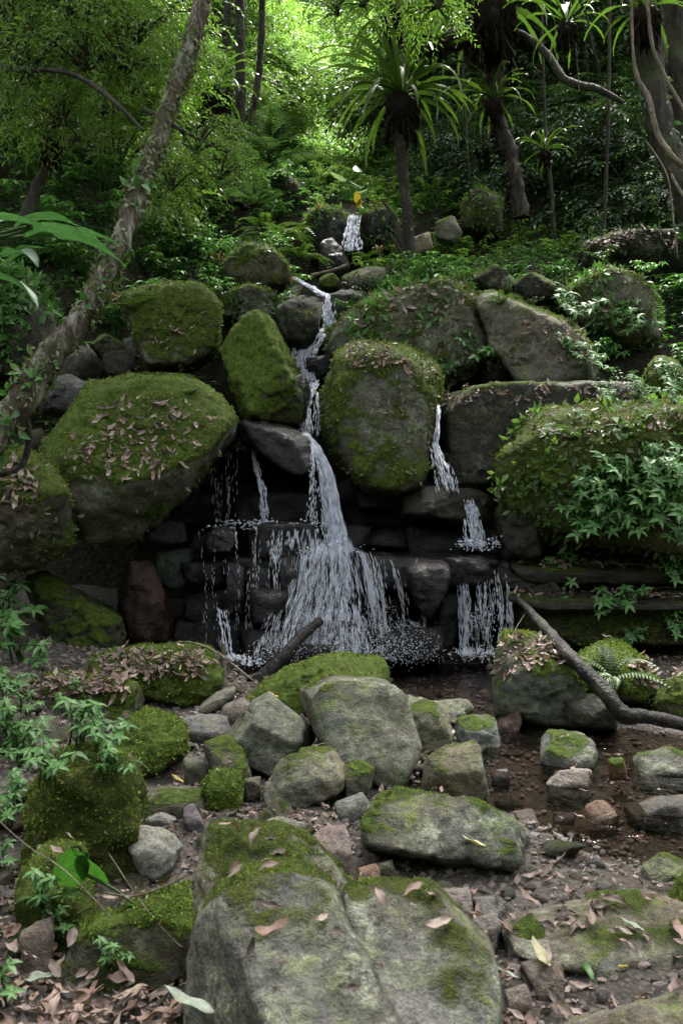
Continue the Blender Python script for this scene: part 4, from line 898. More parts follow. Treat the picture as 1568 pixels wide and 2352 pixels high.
fall('waterfall', 'small separate fall on the right pouring onto the flat wet ledge', [strands(pp([(1074, 1145, 7.8), (1085, 1185, 7.7), (1092, 1255, 7.65)]), [.06, .09, .16], 12, 520, 32, (.03, .09), (.005, .012))], [ribbon(pp([(1074, 1147, 7.82), (1085, 1185, 7.72), (1092, 1250, 7.67)]), [.04, .05, .08], 33)], [froth(pp([(1062, 1255, 7.6), (1135, 1252, 7.6)]), 150, 34, .05, .025)])
fall('waterfall', 'broken curtain of water at the lower right, beside the leaf topped boulder', [curtain(pp([(1045, 1300, 7.5), (1100, 1300, 7.45), (1165, 1320, 7.45)]), pp([(1055, 1500, 7.25), (1110, 1500, 7.2), (1180, 1490, 7.25)]), 60, 1300, 35, [(0, .5), (.3, .5), (.5, 1.8), (.8, 1.4), (1, .8)], (.03, .09), (.002, .006))], [],
     [froth(pp([(1080, 1440, 7.25), (1150, 1430, 7.25)]), 200, 36, .05, .05, (.004, .01)), froth(pp([(1060, 1505, 7.1), (1150, 1500, 7.1)]), 260, 37, .06, .02, (.004, .012))])
# ------------------------------------------------------------------ vegetation meshes
def spray(n, seg=.5, droop=.35, L=.13, W_=.05, seed=0):
    """a twig of alternating leaves along +Y; returns P,Y,N arrays"""
    t = (np.arange(n) + .6) / n; side = np.where(np.arange(n) % 2 == 0, 1, -1)
    P = np.stack([0 * t, t * seg, -droop * seg * t * t], 1)
    Y = np.stack([side * .8, .75 + 0 * t, -.25 - .5 * droop * t], 1); N = np.stack([side * .15, 0 * t + .1, np.ones(n)], 1)
    return P, Y, N
def place_sprays(C, D, sp, L, W_, seed, kind='tiny', roll=.5, rnd_by_spray=True):
    rg = np.random.default_rng(seed); P, Y, N = sp; n = len(C); k = len(P)
    up = np.tile([0, 0, 1.], (n, 1)) + rg.normal(size=(n, 3)) * roll * .5
    M = frames(D, up)
    sc = rg.uniform(.7, 1.25, n)
    PP = np.einsum('nij,kj->nki', M, P) * sc[:, None, None] + C[:, None, :]
    YY = np.einsum('nij,kj->nki', M, Y) + rg.normal(size=(n, k, 3)) * .18
    NN = np.einsum('nij,kj->nki', M, N) + rg.normal(size=(n, k, 3)) * .3
    base = np.repeat(rg.random(n), k) * .65 + rg.random(n * k) * .35
    Ls = np.repeat(sc, k) * L * rg.uniform(.75, 1.2, n * k)
    return leaves(PP.reshape(-1, 3), YY.reshape(-1, 3), NN.reshape(-1, 3), Ls, Ls * W_ / L, kind, base)
def crown_mesh(seed, R0=1.6, clumps=34, per=13, L=.14, W_=.055, flat=.75, k=9, kind='tiny', droop=.5):
    rg = np.random.default_rng(seed)
    c = rdir(clumps) * (rg.random(clumps) ** .45)[:, None] * R0 * np.array([1, 1, flat])
    C = np.repeat(c, per, 0) + rg.normal(size=(clumps * per, 3)) * R0 * np.array([.17, .17, .08])
    D = C - np.repeat(c * .6, per, 0); D = D / (np.linalg.norm(D, axis=1)[:, None] + 1e-9) + rg.normal(size=D.shape) * .35; D[:, 2] *= .45; D[:, 2] -= .15
    V, F, r = place_sprays(C, D, spray(k, .45, droop), L, W_, seed, kind)
    tw = []
    for q in c: tw.append(tube([(0, 0, -R0 * .5), tuple(q * .45 + [0, 0, -.15]), tuple(q)], [.035, .022, .008], 4))
    Vt, Ft = join(tw); Ft = Ft[0]
    VV = np.concatenate([V, Vt]); FF = [F, Ft + len(V)]
    fm = np.concatenate([np.zeros(len(F)), np.ones(len(Ft))])
    return VV, FF, np.concatenate([r, np.zeros(len(Vt))]), fm
def crown_set(pref, mats, n, **kw):
    res = []
    for i in range(n):
        V, F, r, fm = crown_mesh(100 + i + hash_(pref) % 97, **kw)
        res.append(make_mesh('crown', V, F, {'rnd': r}, True, mats, fm))
    return res
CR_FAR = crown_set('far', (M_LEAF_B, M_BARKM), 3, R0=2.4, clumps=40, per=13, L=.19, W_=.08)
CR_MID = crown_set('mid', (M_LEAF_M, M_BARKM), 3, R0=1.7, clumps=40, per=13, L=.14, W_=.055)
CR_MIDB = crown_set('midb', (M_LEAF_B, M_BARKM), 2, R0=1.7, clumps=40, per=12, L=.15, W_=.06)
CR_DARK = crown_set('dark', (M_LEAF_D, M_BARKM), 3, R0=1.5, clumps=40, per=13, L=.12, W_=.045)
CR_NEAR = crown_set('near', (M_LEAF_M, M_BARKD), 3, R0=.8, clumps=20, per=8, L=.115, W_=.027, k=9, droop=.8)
def hz(x, y):
    h = drop(x, y, 40); return h[0].z if h else float(hill_z(np.array(x), np.array(y)))
def make_tree(name, label, group, base, blobs, meshes, mat, r0=.1, seed=0, cat='tree', lean=0):
    rg = random.Random(seed)
    root = empty(name, tuple(base)); tag(root, label, cat, group)
    B = Vector(base); bs = [Vector(b[0]) for b in blobs]; top = max(bs, key=lambda b: b.z); mid = sum(bs, Vector()) / len(bs)
    j = lambda s: Vector((rg.uniform(-s, s), rg.uniform(-s, s), 0))
    H = top.z - B.z
    P = [B - Vector((0, 0, .4)), B + (mid - B) * .25 * Vector((.3, .3, 1)) + j(.12), B + (mid - B) * .6 * Vector((.8, .8, 1)) + j(.25), mid + j(.2) + Vector((0, 0, -.2)), top]
    P[1].z = B.z + H * .22; P[2].z = B.z + H * .5; P[3].z = max(P[3].z, P[2].z + .2)
    V, F = tube([p - B for p in P], [r0 * 1.3, r0, r0 * .8, r0 * .5, r0 * .15], 8, .25, seed)
    link('trunk', make_mesh('trunk', V, F, None, True, (mat,)), root)
    tw = []
    for b in bs:
        if b is top: continue
        s = P[2].lerp(P[3], rg.uniform(0, .8)); m = s.lerp(b, .5) + Vector((0, 0, .15)) + j(.15)
        tw.append(tube([s - B, m - B, b - B], [r0 * .45, r0 * .3, r0 * .1], 6, .2, seed))
    if tw:
        V, F = join(tw); link('branch', make_mesh('branch', V, F, None, True, (mat,)), root)
    for (b, sc) in blobs:
        o = link('crown', rg.choice(meshes), root, tuple(Vector(b) - B)); o.scale = (sc * rg.uniform(.9, 1.1), sc * rg.uniform(.9, 1.1), sc * rg.uniform(.85, 1.1)); o.rotation_euler = (rg.uniform(-.2, .2), rg.uniform(-.2, .2), rg.uniform(0, 6.28))
    return root
ORD = ['leftmost', 'second from the left', 'third from the left', 'fourth from the left', 'fifth from the left', 'sixth from the left', 'seventh from the left', 'eighth from the left', 'ninth from the left', 'tenth from the left', 'eleventh from the left', 'twelfth from the left', 'thirteenth from the left'] + [w + ' from the left' for w in 'fourteenth fifteenth sixteenth seventeenth eighteenth nineteenth twentieth twenty-first twenty-second'.split()]
def ordinal(objs):
    objs = sorted(objs, key=lambda o: o.location.x / o.location.y)
    for i, o in enumerate(objs): o['label'] = o['label'] + ', ' + ('rightmost' if i == len(objs) - 1 and i else ORD[i]) + ' of its group'
def layer(xs, ys, dr, meshes, mat, name, label, group, seed, sc=1., skip=lambda x, y: False, r0=.1, jx=60, cols=1):
    rg = random.Random(seed); made = []
    for x in xs:
        bl = []; d = rg.uniform(*dr)
        for y in ys:
            X = x + rg.uniform(-jx, jx); Y = y + rg.uniform(-40, 40)
            if skip(X, Y): continue
            p = at(X, Y, d + rg.uniform(-.8, .8)); bl.append((p, sc * rg.uniform(.85, 1.2)))
        if not bl: continue
        m = sum((b[0] for b in bl), Vector()) / len(bl); bx = m.x + rg.uniform(-.5, .5)
        made.append(make_tree(name, label, group, (bx, m.y, hz(bx, m.y)), bl, meshes, mat, r0, rg.randint(0, 9999)))
    ordinal(made)
gap = lambda x, y: 680 < x < 900 and y < 420
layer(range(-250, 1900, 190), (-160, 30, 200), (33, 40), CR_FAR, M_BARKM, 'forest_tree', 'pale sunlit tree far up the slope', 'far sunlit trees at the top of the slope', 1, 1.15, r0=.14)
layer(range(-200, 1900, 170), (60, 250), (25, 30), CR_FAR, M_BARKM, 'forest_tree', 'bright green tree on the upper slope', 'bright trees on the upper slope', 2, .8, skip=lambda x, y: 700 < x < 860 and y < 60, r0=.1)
layer(range(-150, 620, 150), (-330, -160, 20, 180, 320), (18, 22), CR_MID, M_BARKM, 'forest_tree', 'slender green tree left of the bright gap', 'slender trees on the left middle slope', 3, .9, skip=lambda x, y: x > 560 and y < 200, r0=.09)
layer((590, 680, 800, 900), (330, 400), (21, 24), CR_MIDB, M_BARKM, 'forest_sapling', 'low light sapling above the topmost fall', 'saplings in the bright gap', 4, .62, r0=.04, jx=30)
layer((640, 760, 870), (180, 280), (26, 30), CR_MIDB, M_BARKM, 'forest_sapling', 'tall light sapling behind the bright gap', 'saplings behind the bright gap', 41, .8, r0=.05, jx=30)
layer(range(980, 1750, 140), (-330, -150, 40, 200, 330), (17, 21), CR_DARK, M_BARKM, 'forest_tree', 'shade toned tree on the shaded right slope', 'dark trees on the shaded right slope', 5, 1.15, r0=.1)  # shade of this slope comes partly from the darker leaf colour
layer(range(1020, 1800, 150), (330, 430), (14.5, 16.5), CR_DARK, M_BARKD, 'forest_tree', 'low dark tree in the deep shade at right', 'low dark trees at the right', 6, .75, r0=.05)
layer((-120, 20, 150, 280), (20, 180, 330), (12.5, 14.5), CR_MID, M_BARKD, 'forest_tree', 'leafy tree behind the leaning trunk', 'leafy trees on the left bank', 7, .72, r0=.06)
layer((490, 590, 680), (120, 250, 370), (19, 21), CR_MIDB, M_BARKD, 'forest_sapling', 'sun toned green sapling behind the pair of thin trunks', 'saplings behind the pair of thin trunks', 81, .55, r0=.04, jx=30)  # brighter leaf colour widens the lit region here
layer((930, 1030), (60, 200, 330), (20, 22), CR_MIDB, M_BARKD, 'forest_sapling', 'sun toned green sapling behind the fern bearing trunk', 'saplings behind the fern bearing trunk', 82, .6, r0=.04, jx=30)  # lit look painted in with the brighter leaf colour
layer((380, 480), (180, 330, 430), (15.5, 17), CR_MID, M_BARKD, 'forest_sapling', 'leafy sapling right of the leaning trunk', 'saplings right of the leaning trunk', 8, .6, r0=.04, jx=30)
layer((660, 760, 860), (20, 150, 260, 340), (34, 42), CR_FAR, M_BARKM, 'forest_tree', 'sunlit tree at the top of the bright gap', 'sunlit trees at the top of the bright gap', 42, .75, r0=.1, jx=40)
# unseen trees added above the picture to keep the sun off the foreground
rgc = random.Random(91); made = []
for i in range(2):
    bx = (-1 if i % 2 else 1) * rgc.uniform(4.6, 7.5); by = rgc.uniform(6, 16); bl = []
    for k in range(4):
        bl.append((Vector((bx * rgc.uniform(-.35, 1.0), by + rgc.uniform(-2, 2.5), rgc.uniform(9.3, 12.5) + max(0, by - 10) * .7)), rgc.uniform(1.0, 1.5)))
    made.append(make_tree('added_shade_tree', 'unseen tall tree added above the picture to shade the stream', 'unseen trees added to shade the stream', (bx, by, hz(bx, by)), bl, CR_MID, M_BARKM, .14, i))
rgc = random.Random(33); made = []
for i in range(16):      # unseen wood behind the camera, added to block low sky light
    a = math.radians(-100 + 200 * (i + .5) / 16) - PI / 2; rr_ = rgc.uniform(7.5, 10); bx = math.cos(a) * rr_; by = math.sin(a) * rr_ + 1.5
    if by > 4: continue
    bl = [(Vector((bx + rgc.uniform(-1, 1), by + rgc.uniform(-1, 1), hh_)), rgc.uniform(1.2, 1.6)) for hh_ in (1.2, 3.2, 5.2)]
    made.append(make_tree('added_blocker_tree', 'unseen leafy tree added behind the viewer to block low light', 'unseen trees added behind the viewer to block low light', (bx, by, hz(bx, by)), bl, CR_MID, M_BARKM, .12, i + 70))
# overhanging branches near the camera
def overhang(label, pts, rad, blobs, meshes, mat, group=None):
    W3 = [at(*p) for p in pts]; B = W3[0]
    root = empty('overhanging_branch', tuple(B)); tag(root, label, 'branch', group)
    V, F = tube([p - B for p in W3], rad, 8, .25, 5); link('limb', make_mesh('limb', V, F, None, True, (mat,)), root)
    rg = random.Random(len(pts) * 7 + int(pts[0][0]))
    for x, y, d, s in blobs:
        o = link('leaf_cluster', rg.choice(meshes), root, tuple(at(x, y, d) - B)); o.scale = (s,) * 3; o.rotation_euler = (rg.uniform(-.3, .3), rg.uniform(-.3, .3), rg.uniform(0, 6))
overhang('dark bare branch crossing the upper left, with narrow drooping leaves', [(-80, 130, 8.4), (40, 160, 8.3), (150, 165, 8.2), (240, 215, 8.1), (330, 300, 8.0)], [.025, .022, .022, .025, .015], [(60, 110, 8.4, .62), (180, 90, 8.6, .7), (130, 240, 8.6, .5), (300, 120, 9, .6)], CR_NEAR, M_BARKD)
overhang('leafy branch filling the top left corner with narrow green leaves', [(-200, -200, 9), (0, -60, 9), (180, 0, 9), (320, 60, 9)], [.07, .06, .04, .02], [(20, 20, 8.8, .8), (180, 10, 9, .8), (320, 40, 9.2, .7), (90, -60, 9, .8), (400, 130, 10, .5), (20, 220, 9.5, .6)], CR_NEAR, M_BARKD)
overhang('leafy branch reaching right of the leaning trunk at mid height', [(330, 250, 8.6), (420, 300, 8.6), (520, 350, 8.7)], [.03, .02, .01], [(450, 310, 8.7, .42), (500, 380, 8.8, .36), (400, 400, 9, .4)], CR_NEAR, M_BARKD)
overhang('dark leafy twigs hanging in at the top middle', [(900, -150, 8.5), (820, -40, 8.5), (770, 20, 8.5)], [.03, .02, .01], [(770, 5, 8.5, .3), (830, -20, 8.5, .35), (1000, -20, 9.4, .5)], CR_NEAR, M_BARKD)

# ------------------------------------------------------------------ plants
def stem_plant(seed, stems=6, h=.5, whorls=4, L=.11, W_=.045, spread=.5, kind='mid', k=5):
    rg = random.Random(seed); ng = np.random.default_rng(seed); P = []; Y = []; N = []; LL = []; tb = []
    for s in range(stems):
        a = rg.uniform(0, 6.28); hh = h * rg.uniform(.6, 1.1); rad = spread * rg.uniform(.2, 1)
        p0 = Vector((math.cos(a) * .04, math.sin(a) * .04, 0)); p2 = Vector((math.cos(a) * rad, math.sin(a) * rad, hh)); p1 = Vector((math.cos(a) * rad * .3, math.sin(a) * rad * .3, hh * .7))
        tb.append(tube([p0, p1, p2], [.006, .005, .003], 4))
        for q in range(whorls):
            t = .35 + .65 * (q + 1) / whorls; c = p0.lerp(p1, min(1, t * 2)) if t < .5 else p1.lerp(p2, (t - .5) * 2)
            kk = k if q == whorls - 1 else 3
            for e in range(kk):
                b = rg.uniform(0, .5) + 6.28 * e / kk + q
                P.append(c); Y.append((math.cos(b), math.sin(b), rg.uniform(-.35, .1))); N.append((rg.uniform(-.3, .3), rg.uniform(-.3, .3), 1)); LL.append(L * rg.uniform(.7, 1.15) * (.65 + .35 * q / whorls))
    LL = np.array(LL); V, F, r = leaves(np.array([tuple(p) for p in P]), np.array(Y), np.array(N), LL, LL * W_ / L, kind)
    Vt, Ft = join(tb); return (V, F, r), (Vt, Ft[0])
PLANTS = []
def plant_meshes(nm, n, mat, **kw):
    res = []
    for i in range(n):
        (V, F, r), (Vt, Ft) = stem_plant(i * 31 + hash_(nm) % 1000, **kw)
        res.append((make_mesh('leaves', V, F, {'rnd': r}, True, (mat,)), make_mesh('stem', Vt, Ft, {'rnd': np.zeros(len(Vt))}, True, (mat,))))
    return res
PL_G = plant_meshes('gloss', 7, M_LEAF_G, stems=9, h=.42, whorls=4, L=.14, W_=.062, spread=.42)
PL_N = plant_meshes('near', 3, M_LEAF_G, stems=6, h=.22, whorls=4, L=.07, W_=.032, spread=.2)
PL_D = plant_meshes('dark', 3, M_LEAF_D, stems=8, h=.5, whorls=4, L=.12, W_=.055, spread=.5)
PL_Y = plant_meshes('lime', 2, M_LEAF_M, stems=8, h=.4, whorls=5, L=.09, W_=.045, spread=.45)
def plant(pos, ms, sc, label, name='leafy_plant', group=None, tilt=(0, 0), seed=0):
    rg = random.Random(seed); root = empty(name, tuple(pos)); tag(root, label, 'plant', group)
    m = rg.choice(ms)
    root.scale = (sc,) * 3; root.rotation_euler = (tilt[0], tilt[1], rg.uniform(0, 6.28)) if tilt == (0, 0) else (tilt[0], tilt[1], rg.uniform(-.6, .6))
    link('leaves', m[0], root); link('stem', m[1], root); return root
def frond_pinnate(L, W_, n=16, arch=.5, leafw=.16):
    t = (np.arange(n) + 1.0) / n; Z = arch * L * (t * .9 - t * t * 1.25)
    P = np.stack([0 * t, L * t, Z], 1); P = np.repeat(P, 2, 0); s = np.tile([1, -1], n)
    ll = np.repeat(W_ * np.sin(np.clip(t * .9 + .12, 0, 1) * PI) ** .8 + .01, 2)
    Y = np.stack([s * 1.0, np.full(2 * n, .45), np.full(2 * n, -.25)], 1); N = np.tile([0, .1, 1.], (2 * n, 1))
    V, F, r = leaves(P, Y, N, ll, np.full(2 * n, L / n * leafw * 5), 'tiny')
    Pr = [(0, 0, 0)] + [tuple(p) for p in P[3::6]]
    Vt, Ft = tube(Pr, list(np.linspace(.012, .003, len(Pr)) * L * 1.2), 4)
    return np.concatenate([V, Vt]), [F, Ft + len(V)], np.concatenate([r, np.full(len(Vt), .2)])
def frond_strap(L, W_, arch=1.0, seg=9, up=.9):
    V = []; F = []; a = math.radians(65 * up)
    y = z = 0.0; cur = a; st = L / seg
    for i in range(seg + 1):
        t = i / seg; w_ = W_ * math.sin(PI * min(1, .12 + t * .86)) ** .6
        wv = .15 * W_ * math.sin(t * 14)
        V += [(-w_ / 2, y - math.sin(cur) * 0, z + w_ * .22 + wv), (0, y, z), (w_ / 2, y, z + w_ * .22 - wv)]
        y += math.cos(cur) * st; z += math.sin(cur) * st; cur -= math.radians(105) * arch / seg * (.6 + t)
    for i in range(seg):
        b = i * 3; F += [(b, b + 1, b + 4, b + 3), (b + 1, b + 2, b + 5, b + 4)]
    return np.array(V), np.array(F)
STRAPS = []
for i, (L_, ar, up) in enumerate([(1, .85, 1.0), (1, 1.0, .7), (.95, 1.05, .4), (.85, 1.0, .05), (1.1, .8, .55)]):
    V, F = frond_strap(L_, .085, ar, up=up); STRAPS.append(make_mesh('frond', V, F, {'rnd': np.linspace(.2, .9, len(V))}, True, (M_FROND,)))
def root_ball(seed, r=.18, h=.5):
    U, F = ico(4); V = U * [r, r, h / 2]; V[:, 2] -= h * .25
    V[:, :2] *= (1 - .45 * sstep(0, 1, -(V[:, 2] + .1) / h * 1.2))[:, None]
    V += U * (fbm(V * 9 + seed, 3) * .07 * r / .18)[:, None]
    n = 160; a = NR.uniform(0, 6.28, n); z = NR.uniform(-h * .75, 0, n); P = np.stack([np.cos(a) * r * .85, np.sin(a) * r * .85, z], 1)
    D = np.stack([np.cos(a) * .25, np.sin(a) * .25, -np.ones(n)], 1) + NR.normal(size=(n, 3)) * .12
    V2, F2, r2 = leaves(P, D, rdir(n), NR.uniform(.1, .35, n) * r / .18, .018, 'tiny')
    return np.concatenate([V, V2]), np.concatenate([F, F2 + len(V)]), np.concatenate([np.full(len(V), .5), r2])
_V, _F, _r = root_ball(3); ROOTB = make_mesh('root_ball', _V, _F, {'rnd': _r}, True, (M_ROOT,))
def nest_fern(x, y, d, size, label, n=26, seed=0, group=None, ball=1.0):
    rg = random.Random(seed + int(x)); B = at(x, y, d); root = empty('birds_nest_fern', tuple(B)); tag(root, label, 'fern', group)
    o = link('root_ball', ROOTB, root); s = size * .75 * ball; o.scale = (s, s, s)
    for i in range(n):
        o = link('frond', STRAPS[i % 5], root, (0, 0, .03 * size)); s = size * rg.uniform(.75, 1.15); o.scale = (s * .62, s, s); o.rotation_euler = (rg.uniform(-.15, .15), rg.uniform(-.15, .15), 6.283 * i * .381966 + rg.uniform(-.2, .2))
    return root
PINS = []
for i, (ar, lw) in enumerate([(.9, .2), (.6, .22), (1.2, .2)]):
    V, F, r = frond_pinnate(1.0, .2, 18, ar, lw); PINS.append(make_mesh('frond', V, F, {'rnd': r}, True, (M_FROND,)))
PALM = []
for i, ar in enumerate((.5, .9)):
    V, F, r = frond_pinnate(1.0, .38, 22, ar, .1); PALM.append(make_mesh('frond', V, F, {'rnd': r}, True, (M_LEAF_D,)))
def ground_fern(pos, size, label, n=9, seed=0, meshes=None, name='ground_fern', group=None, up=.5):
    rg = random.Random(seed); root = empty(name, tuple(pos)); tag(root, label, 'fern', group)
    for i in range(n):
        o = link('frond', rg.choice(meshes or PINS), root); s = size * rg.uniform(.7, 1.1); o.scale = (s, s, s); o.rotation_euler = (rg.uniform(.1, .9) * up * 1.5, 0, 6.283 * i / n + rg.uniform(-.3, .3))
    return root
def trunk_thing(name, label, pts, rad, mat, rough=.2, cat='tree', sides=14, part='trunk', seed=0):
    W3 = [at(*p) if len(p) == 3 else Vector(p[:3]) for p in pts]; B = W3[-1]
    root = empty(name, tuple(B)); tag(root, label, cat)
    V, F = tube([p - B for p in W3], rad, sides, rough, seed); o = link(part, make_mesh(part, V, F, None, True, (mat,)), root)
    return root, V + np.array(tuple(B)), F
def climb(root, V, F, n, L, mat, name='climbing_leaves', zrange=None, seed=0, w_=.55, kind='mid'):
    rg = np.random.default_rng(seed); B = np.array(root.location)
    f = rg.integers(0, len(F), n); q = V[F[f]]; u = rg.random((n, 4)); u /= u.sum(1)[:, None]; P = (q * u[:, :, None]).sum(1)
    nn = np.cross(q[:, 1] - q[:, 0], q[:, 3] - q[:, 0]); nn /= np.linalg.norm(nn, axis=1)[:, None] + 1e-9
    cl = fbm(P * 4, 2); keep = cl > rg.normal(size=n) * .35; keep &= True
    if zrange is not None: keep &= (P[:, 2] < zrange + rg.normal(size=n) * .25)
    P, nn = P[keep], nn[keep]; m = len(P)
    sgn = np.sign((nn * (P - P.mean(0))).sum(1, keepdims=True)); 
    D = rdir(m, .1) + nn * .3
    LL = rg.uniform(.6, 1.2, m) * L
    Vv, Ff, r = leaves(P + nn * .008 - B, D, nn + rdir(m) * .4, LL, LL * w_, kind)
    o = link(name, make_mesh(name, Vv, Ff, {'rnd': r}, True, (mat,)), root); o['kind'] = 'stuff'; return o

# leaning trunk on the left
r_, V, F = trunk_thing('leaning_tree', 'pale mottled trunk leaning across the left side with ivy like climbers on it', [(500, -260, 6.3), (475, -60, 6.1), (452, 60, 6.0), (408, 190, 5.9), (352, 350, 5.75), (318, 440, 5.65), (262, 590, 5.5), (200, 710, 5.4), (110, 830, 5.3), (50, 920, 5.2), (-20, 1010, 5.1), (-120, 1130, 5.0)],
    [.045, .052, .054, .053, .055, .058, .06, .068, .084, .088, .09, .1], M_BARK, .28, sides=18)
V_LEAN, F_LEAN = V, F
climb(r_, V, F, 4200, .045, M_CREEP, seed=1)
climb(r_, V, F, 700, .075, M_LEAF_G, 'climber_leaves', zrange=3.4, seed=2)
# trunk with ferns, centre right
tc_, V, F = trunk_thing('fern_bearing_tree', 'straight slim dark trunk rising from the rocks right of the stream, carrying big ferns', [(892, -250, 12.5), (903, -60, 12.4), (905, 60, 12.3), (912, 180, 12.2), (915, 300, 12.1), (930, 440, 12.05), (938, 530, 12.0), (943, 620, 11.9)], [.08, .085, .085, .08, .075, .07, .075, .09], M_BARKD, .2)
climb(tc_, V, F, 300, .05, M_CREEP, seed=3)
nest_fern(922, 232, 12.0, 1.4, 'biggest birds nest fern, spreading on the slim dark trunk above the falls', 46, 1, ball=1.0)
nest_fern(900, 35, 12.1, 1.05, 'birds nest fern higher on the same slim trunk, cut by the top edge', 28, 2, ball=.9)
# two thin dark trunks left of centre
for (lab, pts, rad, s) in (('thin dark straight trunk left of the bright gap, the left one of a pair', [(545, -250, 14.5), (550, 0, 14.5), (552, 200, 14.4), (548, 400, 14.3), (545, 470, 14.2)], [.07, .075, .08, .08, .09], 4),
    ('thin dark trunk curving leftward lower down, the right one of the pair', [(610, -250, 14.8), (603, 0, 14.8), (596, 150, 14.7), (578, 280, 14.6), (566, 400, 14.5), (560, 480, 14.4)], [.05, .055, .055, .06, .06, .07], 5),
    ('pale distant trunk left of the pair of thin dark trunks', [(525, -250, 17), (522, 0, 17), (520, 120, 17), (515, 480, 17)], [.08, .08, .08, .1], 6)):
    r_, V, F = trunk_thing('forest_tree', lab, pts, rad, M_BARKM if s == 6 else M_BARKD, .2, sides=10); climb(r_, V, F, 700, .06, M_LEAF_D, seed=s, kind='tiny')
# thick trunk with bark at right, crossing branches, horizontal epiphyte limb
r_, V, F = trunk_thing('large_tree', 'thick trunk on the right edge wrapped with pale vines', [(1440, -250, 9.5), (1468, 0, 9.4), (1490, 120, 9.3), (1510, 260, 9.2), (1545, 380, 9.1), (1600, 520, 9.0), (1640, 640, 8.9)], [.15, .15, .145, .135, .13, .14, .17], M_BARKM, .3)
climb(r_, V, F, 500, .08, M_LEAF_D, seed=7)
r_, V, F = trunk_thing('large_tree', 'second dark trunk behind, at the very right edge', [(1560, -250, 10), (1555, 0, 10), (1560, 200, 10), (1590, 520, 10)], [.16, .15, .14, .14], M_BARKD, .3)
r_, V, F = trunk_thing('epiphyte_tree', 'trunk whose upper half is a mass of hanging ferns and roots, right of centre', [(1120, -250, 12), (1128, 0, 12), (1135, 150, 12), (1140, 260, 12), (1170, 350, 11.9), (1185, 420, 11.8), (1195, 500, 11.8)], [.16, .17, .13, .1, .09, .09, .1], M_BARKD, .35)
B = r_.location
Vb, Fb = tube([at(1140, 55, 12) - B, at(1060, 85, 11.9) - B, at(990, 105, 11.8) - B, at(955, 108, 11.8) - B], [.17, .14, .13, .07], 12, .45, 9); link('shaggy_limb', make_mesh('shaggy_limb', Vb, Fb, None, True, (M_BARKD,)), r_)
V2 = Vb + np.array(tuple(B)); climb(r_, V2, Fb, 1500, .09, M_ROOT, 'hanging_roots', seed=11, w_=.12, kind='tiny'); climb(r_, V, F, 1600, .12, M_ROOT, 'hanging_roots', zrange=None, seed=12, w_=.1, kind='tiny')
Vb, Fb = tube([at(1150, 70, 11.8) - B, at(1200, 80, 11.7) - B, at(1255, 125, 11.5) - B, at(1300, 185, 11.3) - B, at(1370, 205, 11.1) - B, at(1430, 235, 11) - B], [.04, .045, .05, .05, .045, .025], 8, .25, 9); link('bent_branch', make_mesh('bent_branch', Vb, Fb, None, True, (M_BARKM,)), r_)
nest_fern(1130, 20, 11.6, 1.5, 'dark hanging birds nest fern at the top on the shaggy limb', 34, 3, ball=1.2)
nest_fern(1010, 95, 11.7, .6, 'small fern hanging from the end of the shaggy limb', 16, 4, ball=.9)
nest_fern(1130, 235, 11.8, .72, 'mid sized birds nest fern on the trunk under the shaggy limb', 22, 5)
nest_fern(495, 215, 13.5, .75, 'birds nest fern with a dark shaggy root mass beside the pair of thin trunks', 22, 6, ball=1.8)
nest_fern(115, 325, 9.3, .6, 'birds nest fern on a leaning dark stump at the left', 22, 7, ball=1.2)
nest_fern(1480, 30, 8.9, .75, 'birds nest fern in the top right corner on the thick trunk', 20, 8, ball=1.2)
nest_fern(1300, 60, 10.5, .8, 'birds nest fern hanging from above between the two big trunks', 16, 9, ball=.9)
nest_fern(1250, 350, 13, .6, 'small dark fern low on the slope right of the bushes', 16, 10, ball=.9)
r_, V, F = trunk_thing('leaning_stump', 'dark leaning stem that carries a fern at the left edge', [(190, 300, 9.6), (140, 350, 9.5), (90, 420, 9.4), (55, 520, 9.3)], [.03, .045, .06, .08], M_BARKD, .3, cat='stump')
for i, (lab, pts, rad) in enumerate([('pale vine curving down across the thick trunk at the right', [(1448, -60, 8.7), (1452, 100, 8.7), (1462, 175, 8.65), (1490, 230, 8.6), (1510, 310, 8.6), (1560, 375, 8.6), (1640, 420, 8.6)], [.014, .014, .022, .03, .028, .03, .03]),
    ('thin pale vine looping over the thick trunk', [(1480, -60, 8.6), (1495, 90, 8.6), (1515, 150, 8.6), (1550, 220, 8.6), (1600, 300, 8.6)], [.015, .018, .018, .018, .015]),
    ('thin dark vine hanging left of the thick trunk', [(1290, -60, 10), (1340, 20, 10), (1360, 100, 10), (1385, 200, 10.2)], [.012, .014, .014, .01]),
    ('long thin hanging vine at the right edge below the thick trunk', [(1480, 320, 8.6), (1530, 400, 8.5), (1545, 500, 8.5), (1555, 590, 8.5)], [.007, .008, .007, .005]),
    ('pale root like vine at the right edge middle height', [(1540, 400, 8.5), (1570, 450, 8.4), (1620, 480, 8.4)], [.012, .014, .014]),
    ('straight thin vine hanging by the dark fern', [(1335, -60, 10.6), (1340, 60, 10.6), (1352, 200, 10.8)], [.008, .008, .007]),
    ('straight thin vine hanging from the shaggy limb region', [(1300, -60, 10.8), (1320, 100, 10.8), (1330, 210, 11)], [.006, .006, .006])]):
    r_, V, F = trunk_thing('hanging_vine', lab, pts, rad, M_VINE if 'dark' not in lab else M_BARKD, .3, cat='vine', sides=7, part='stem')
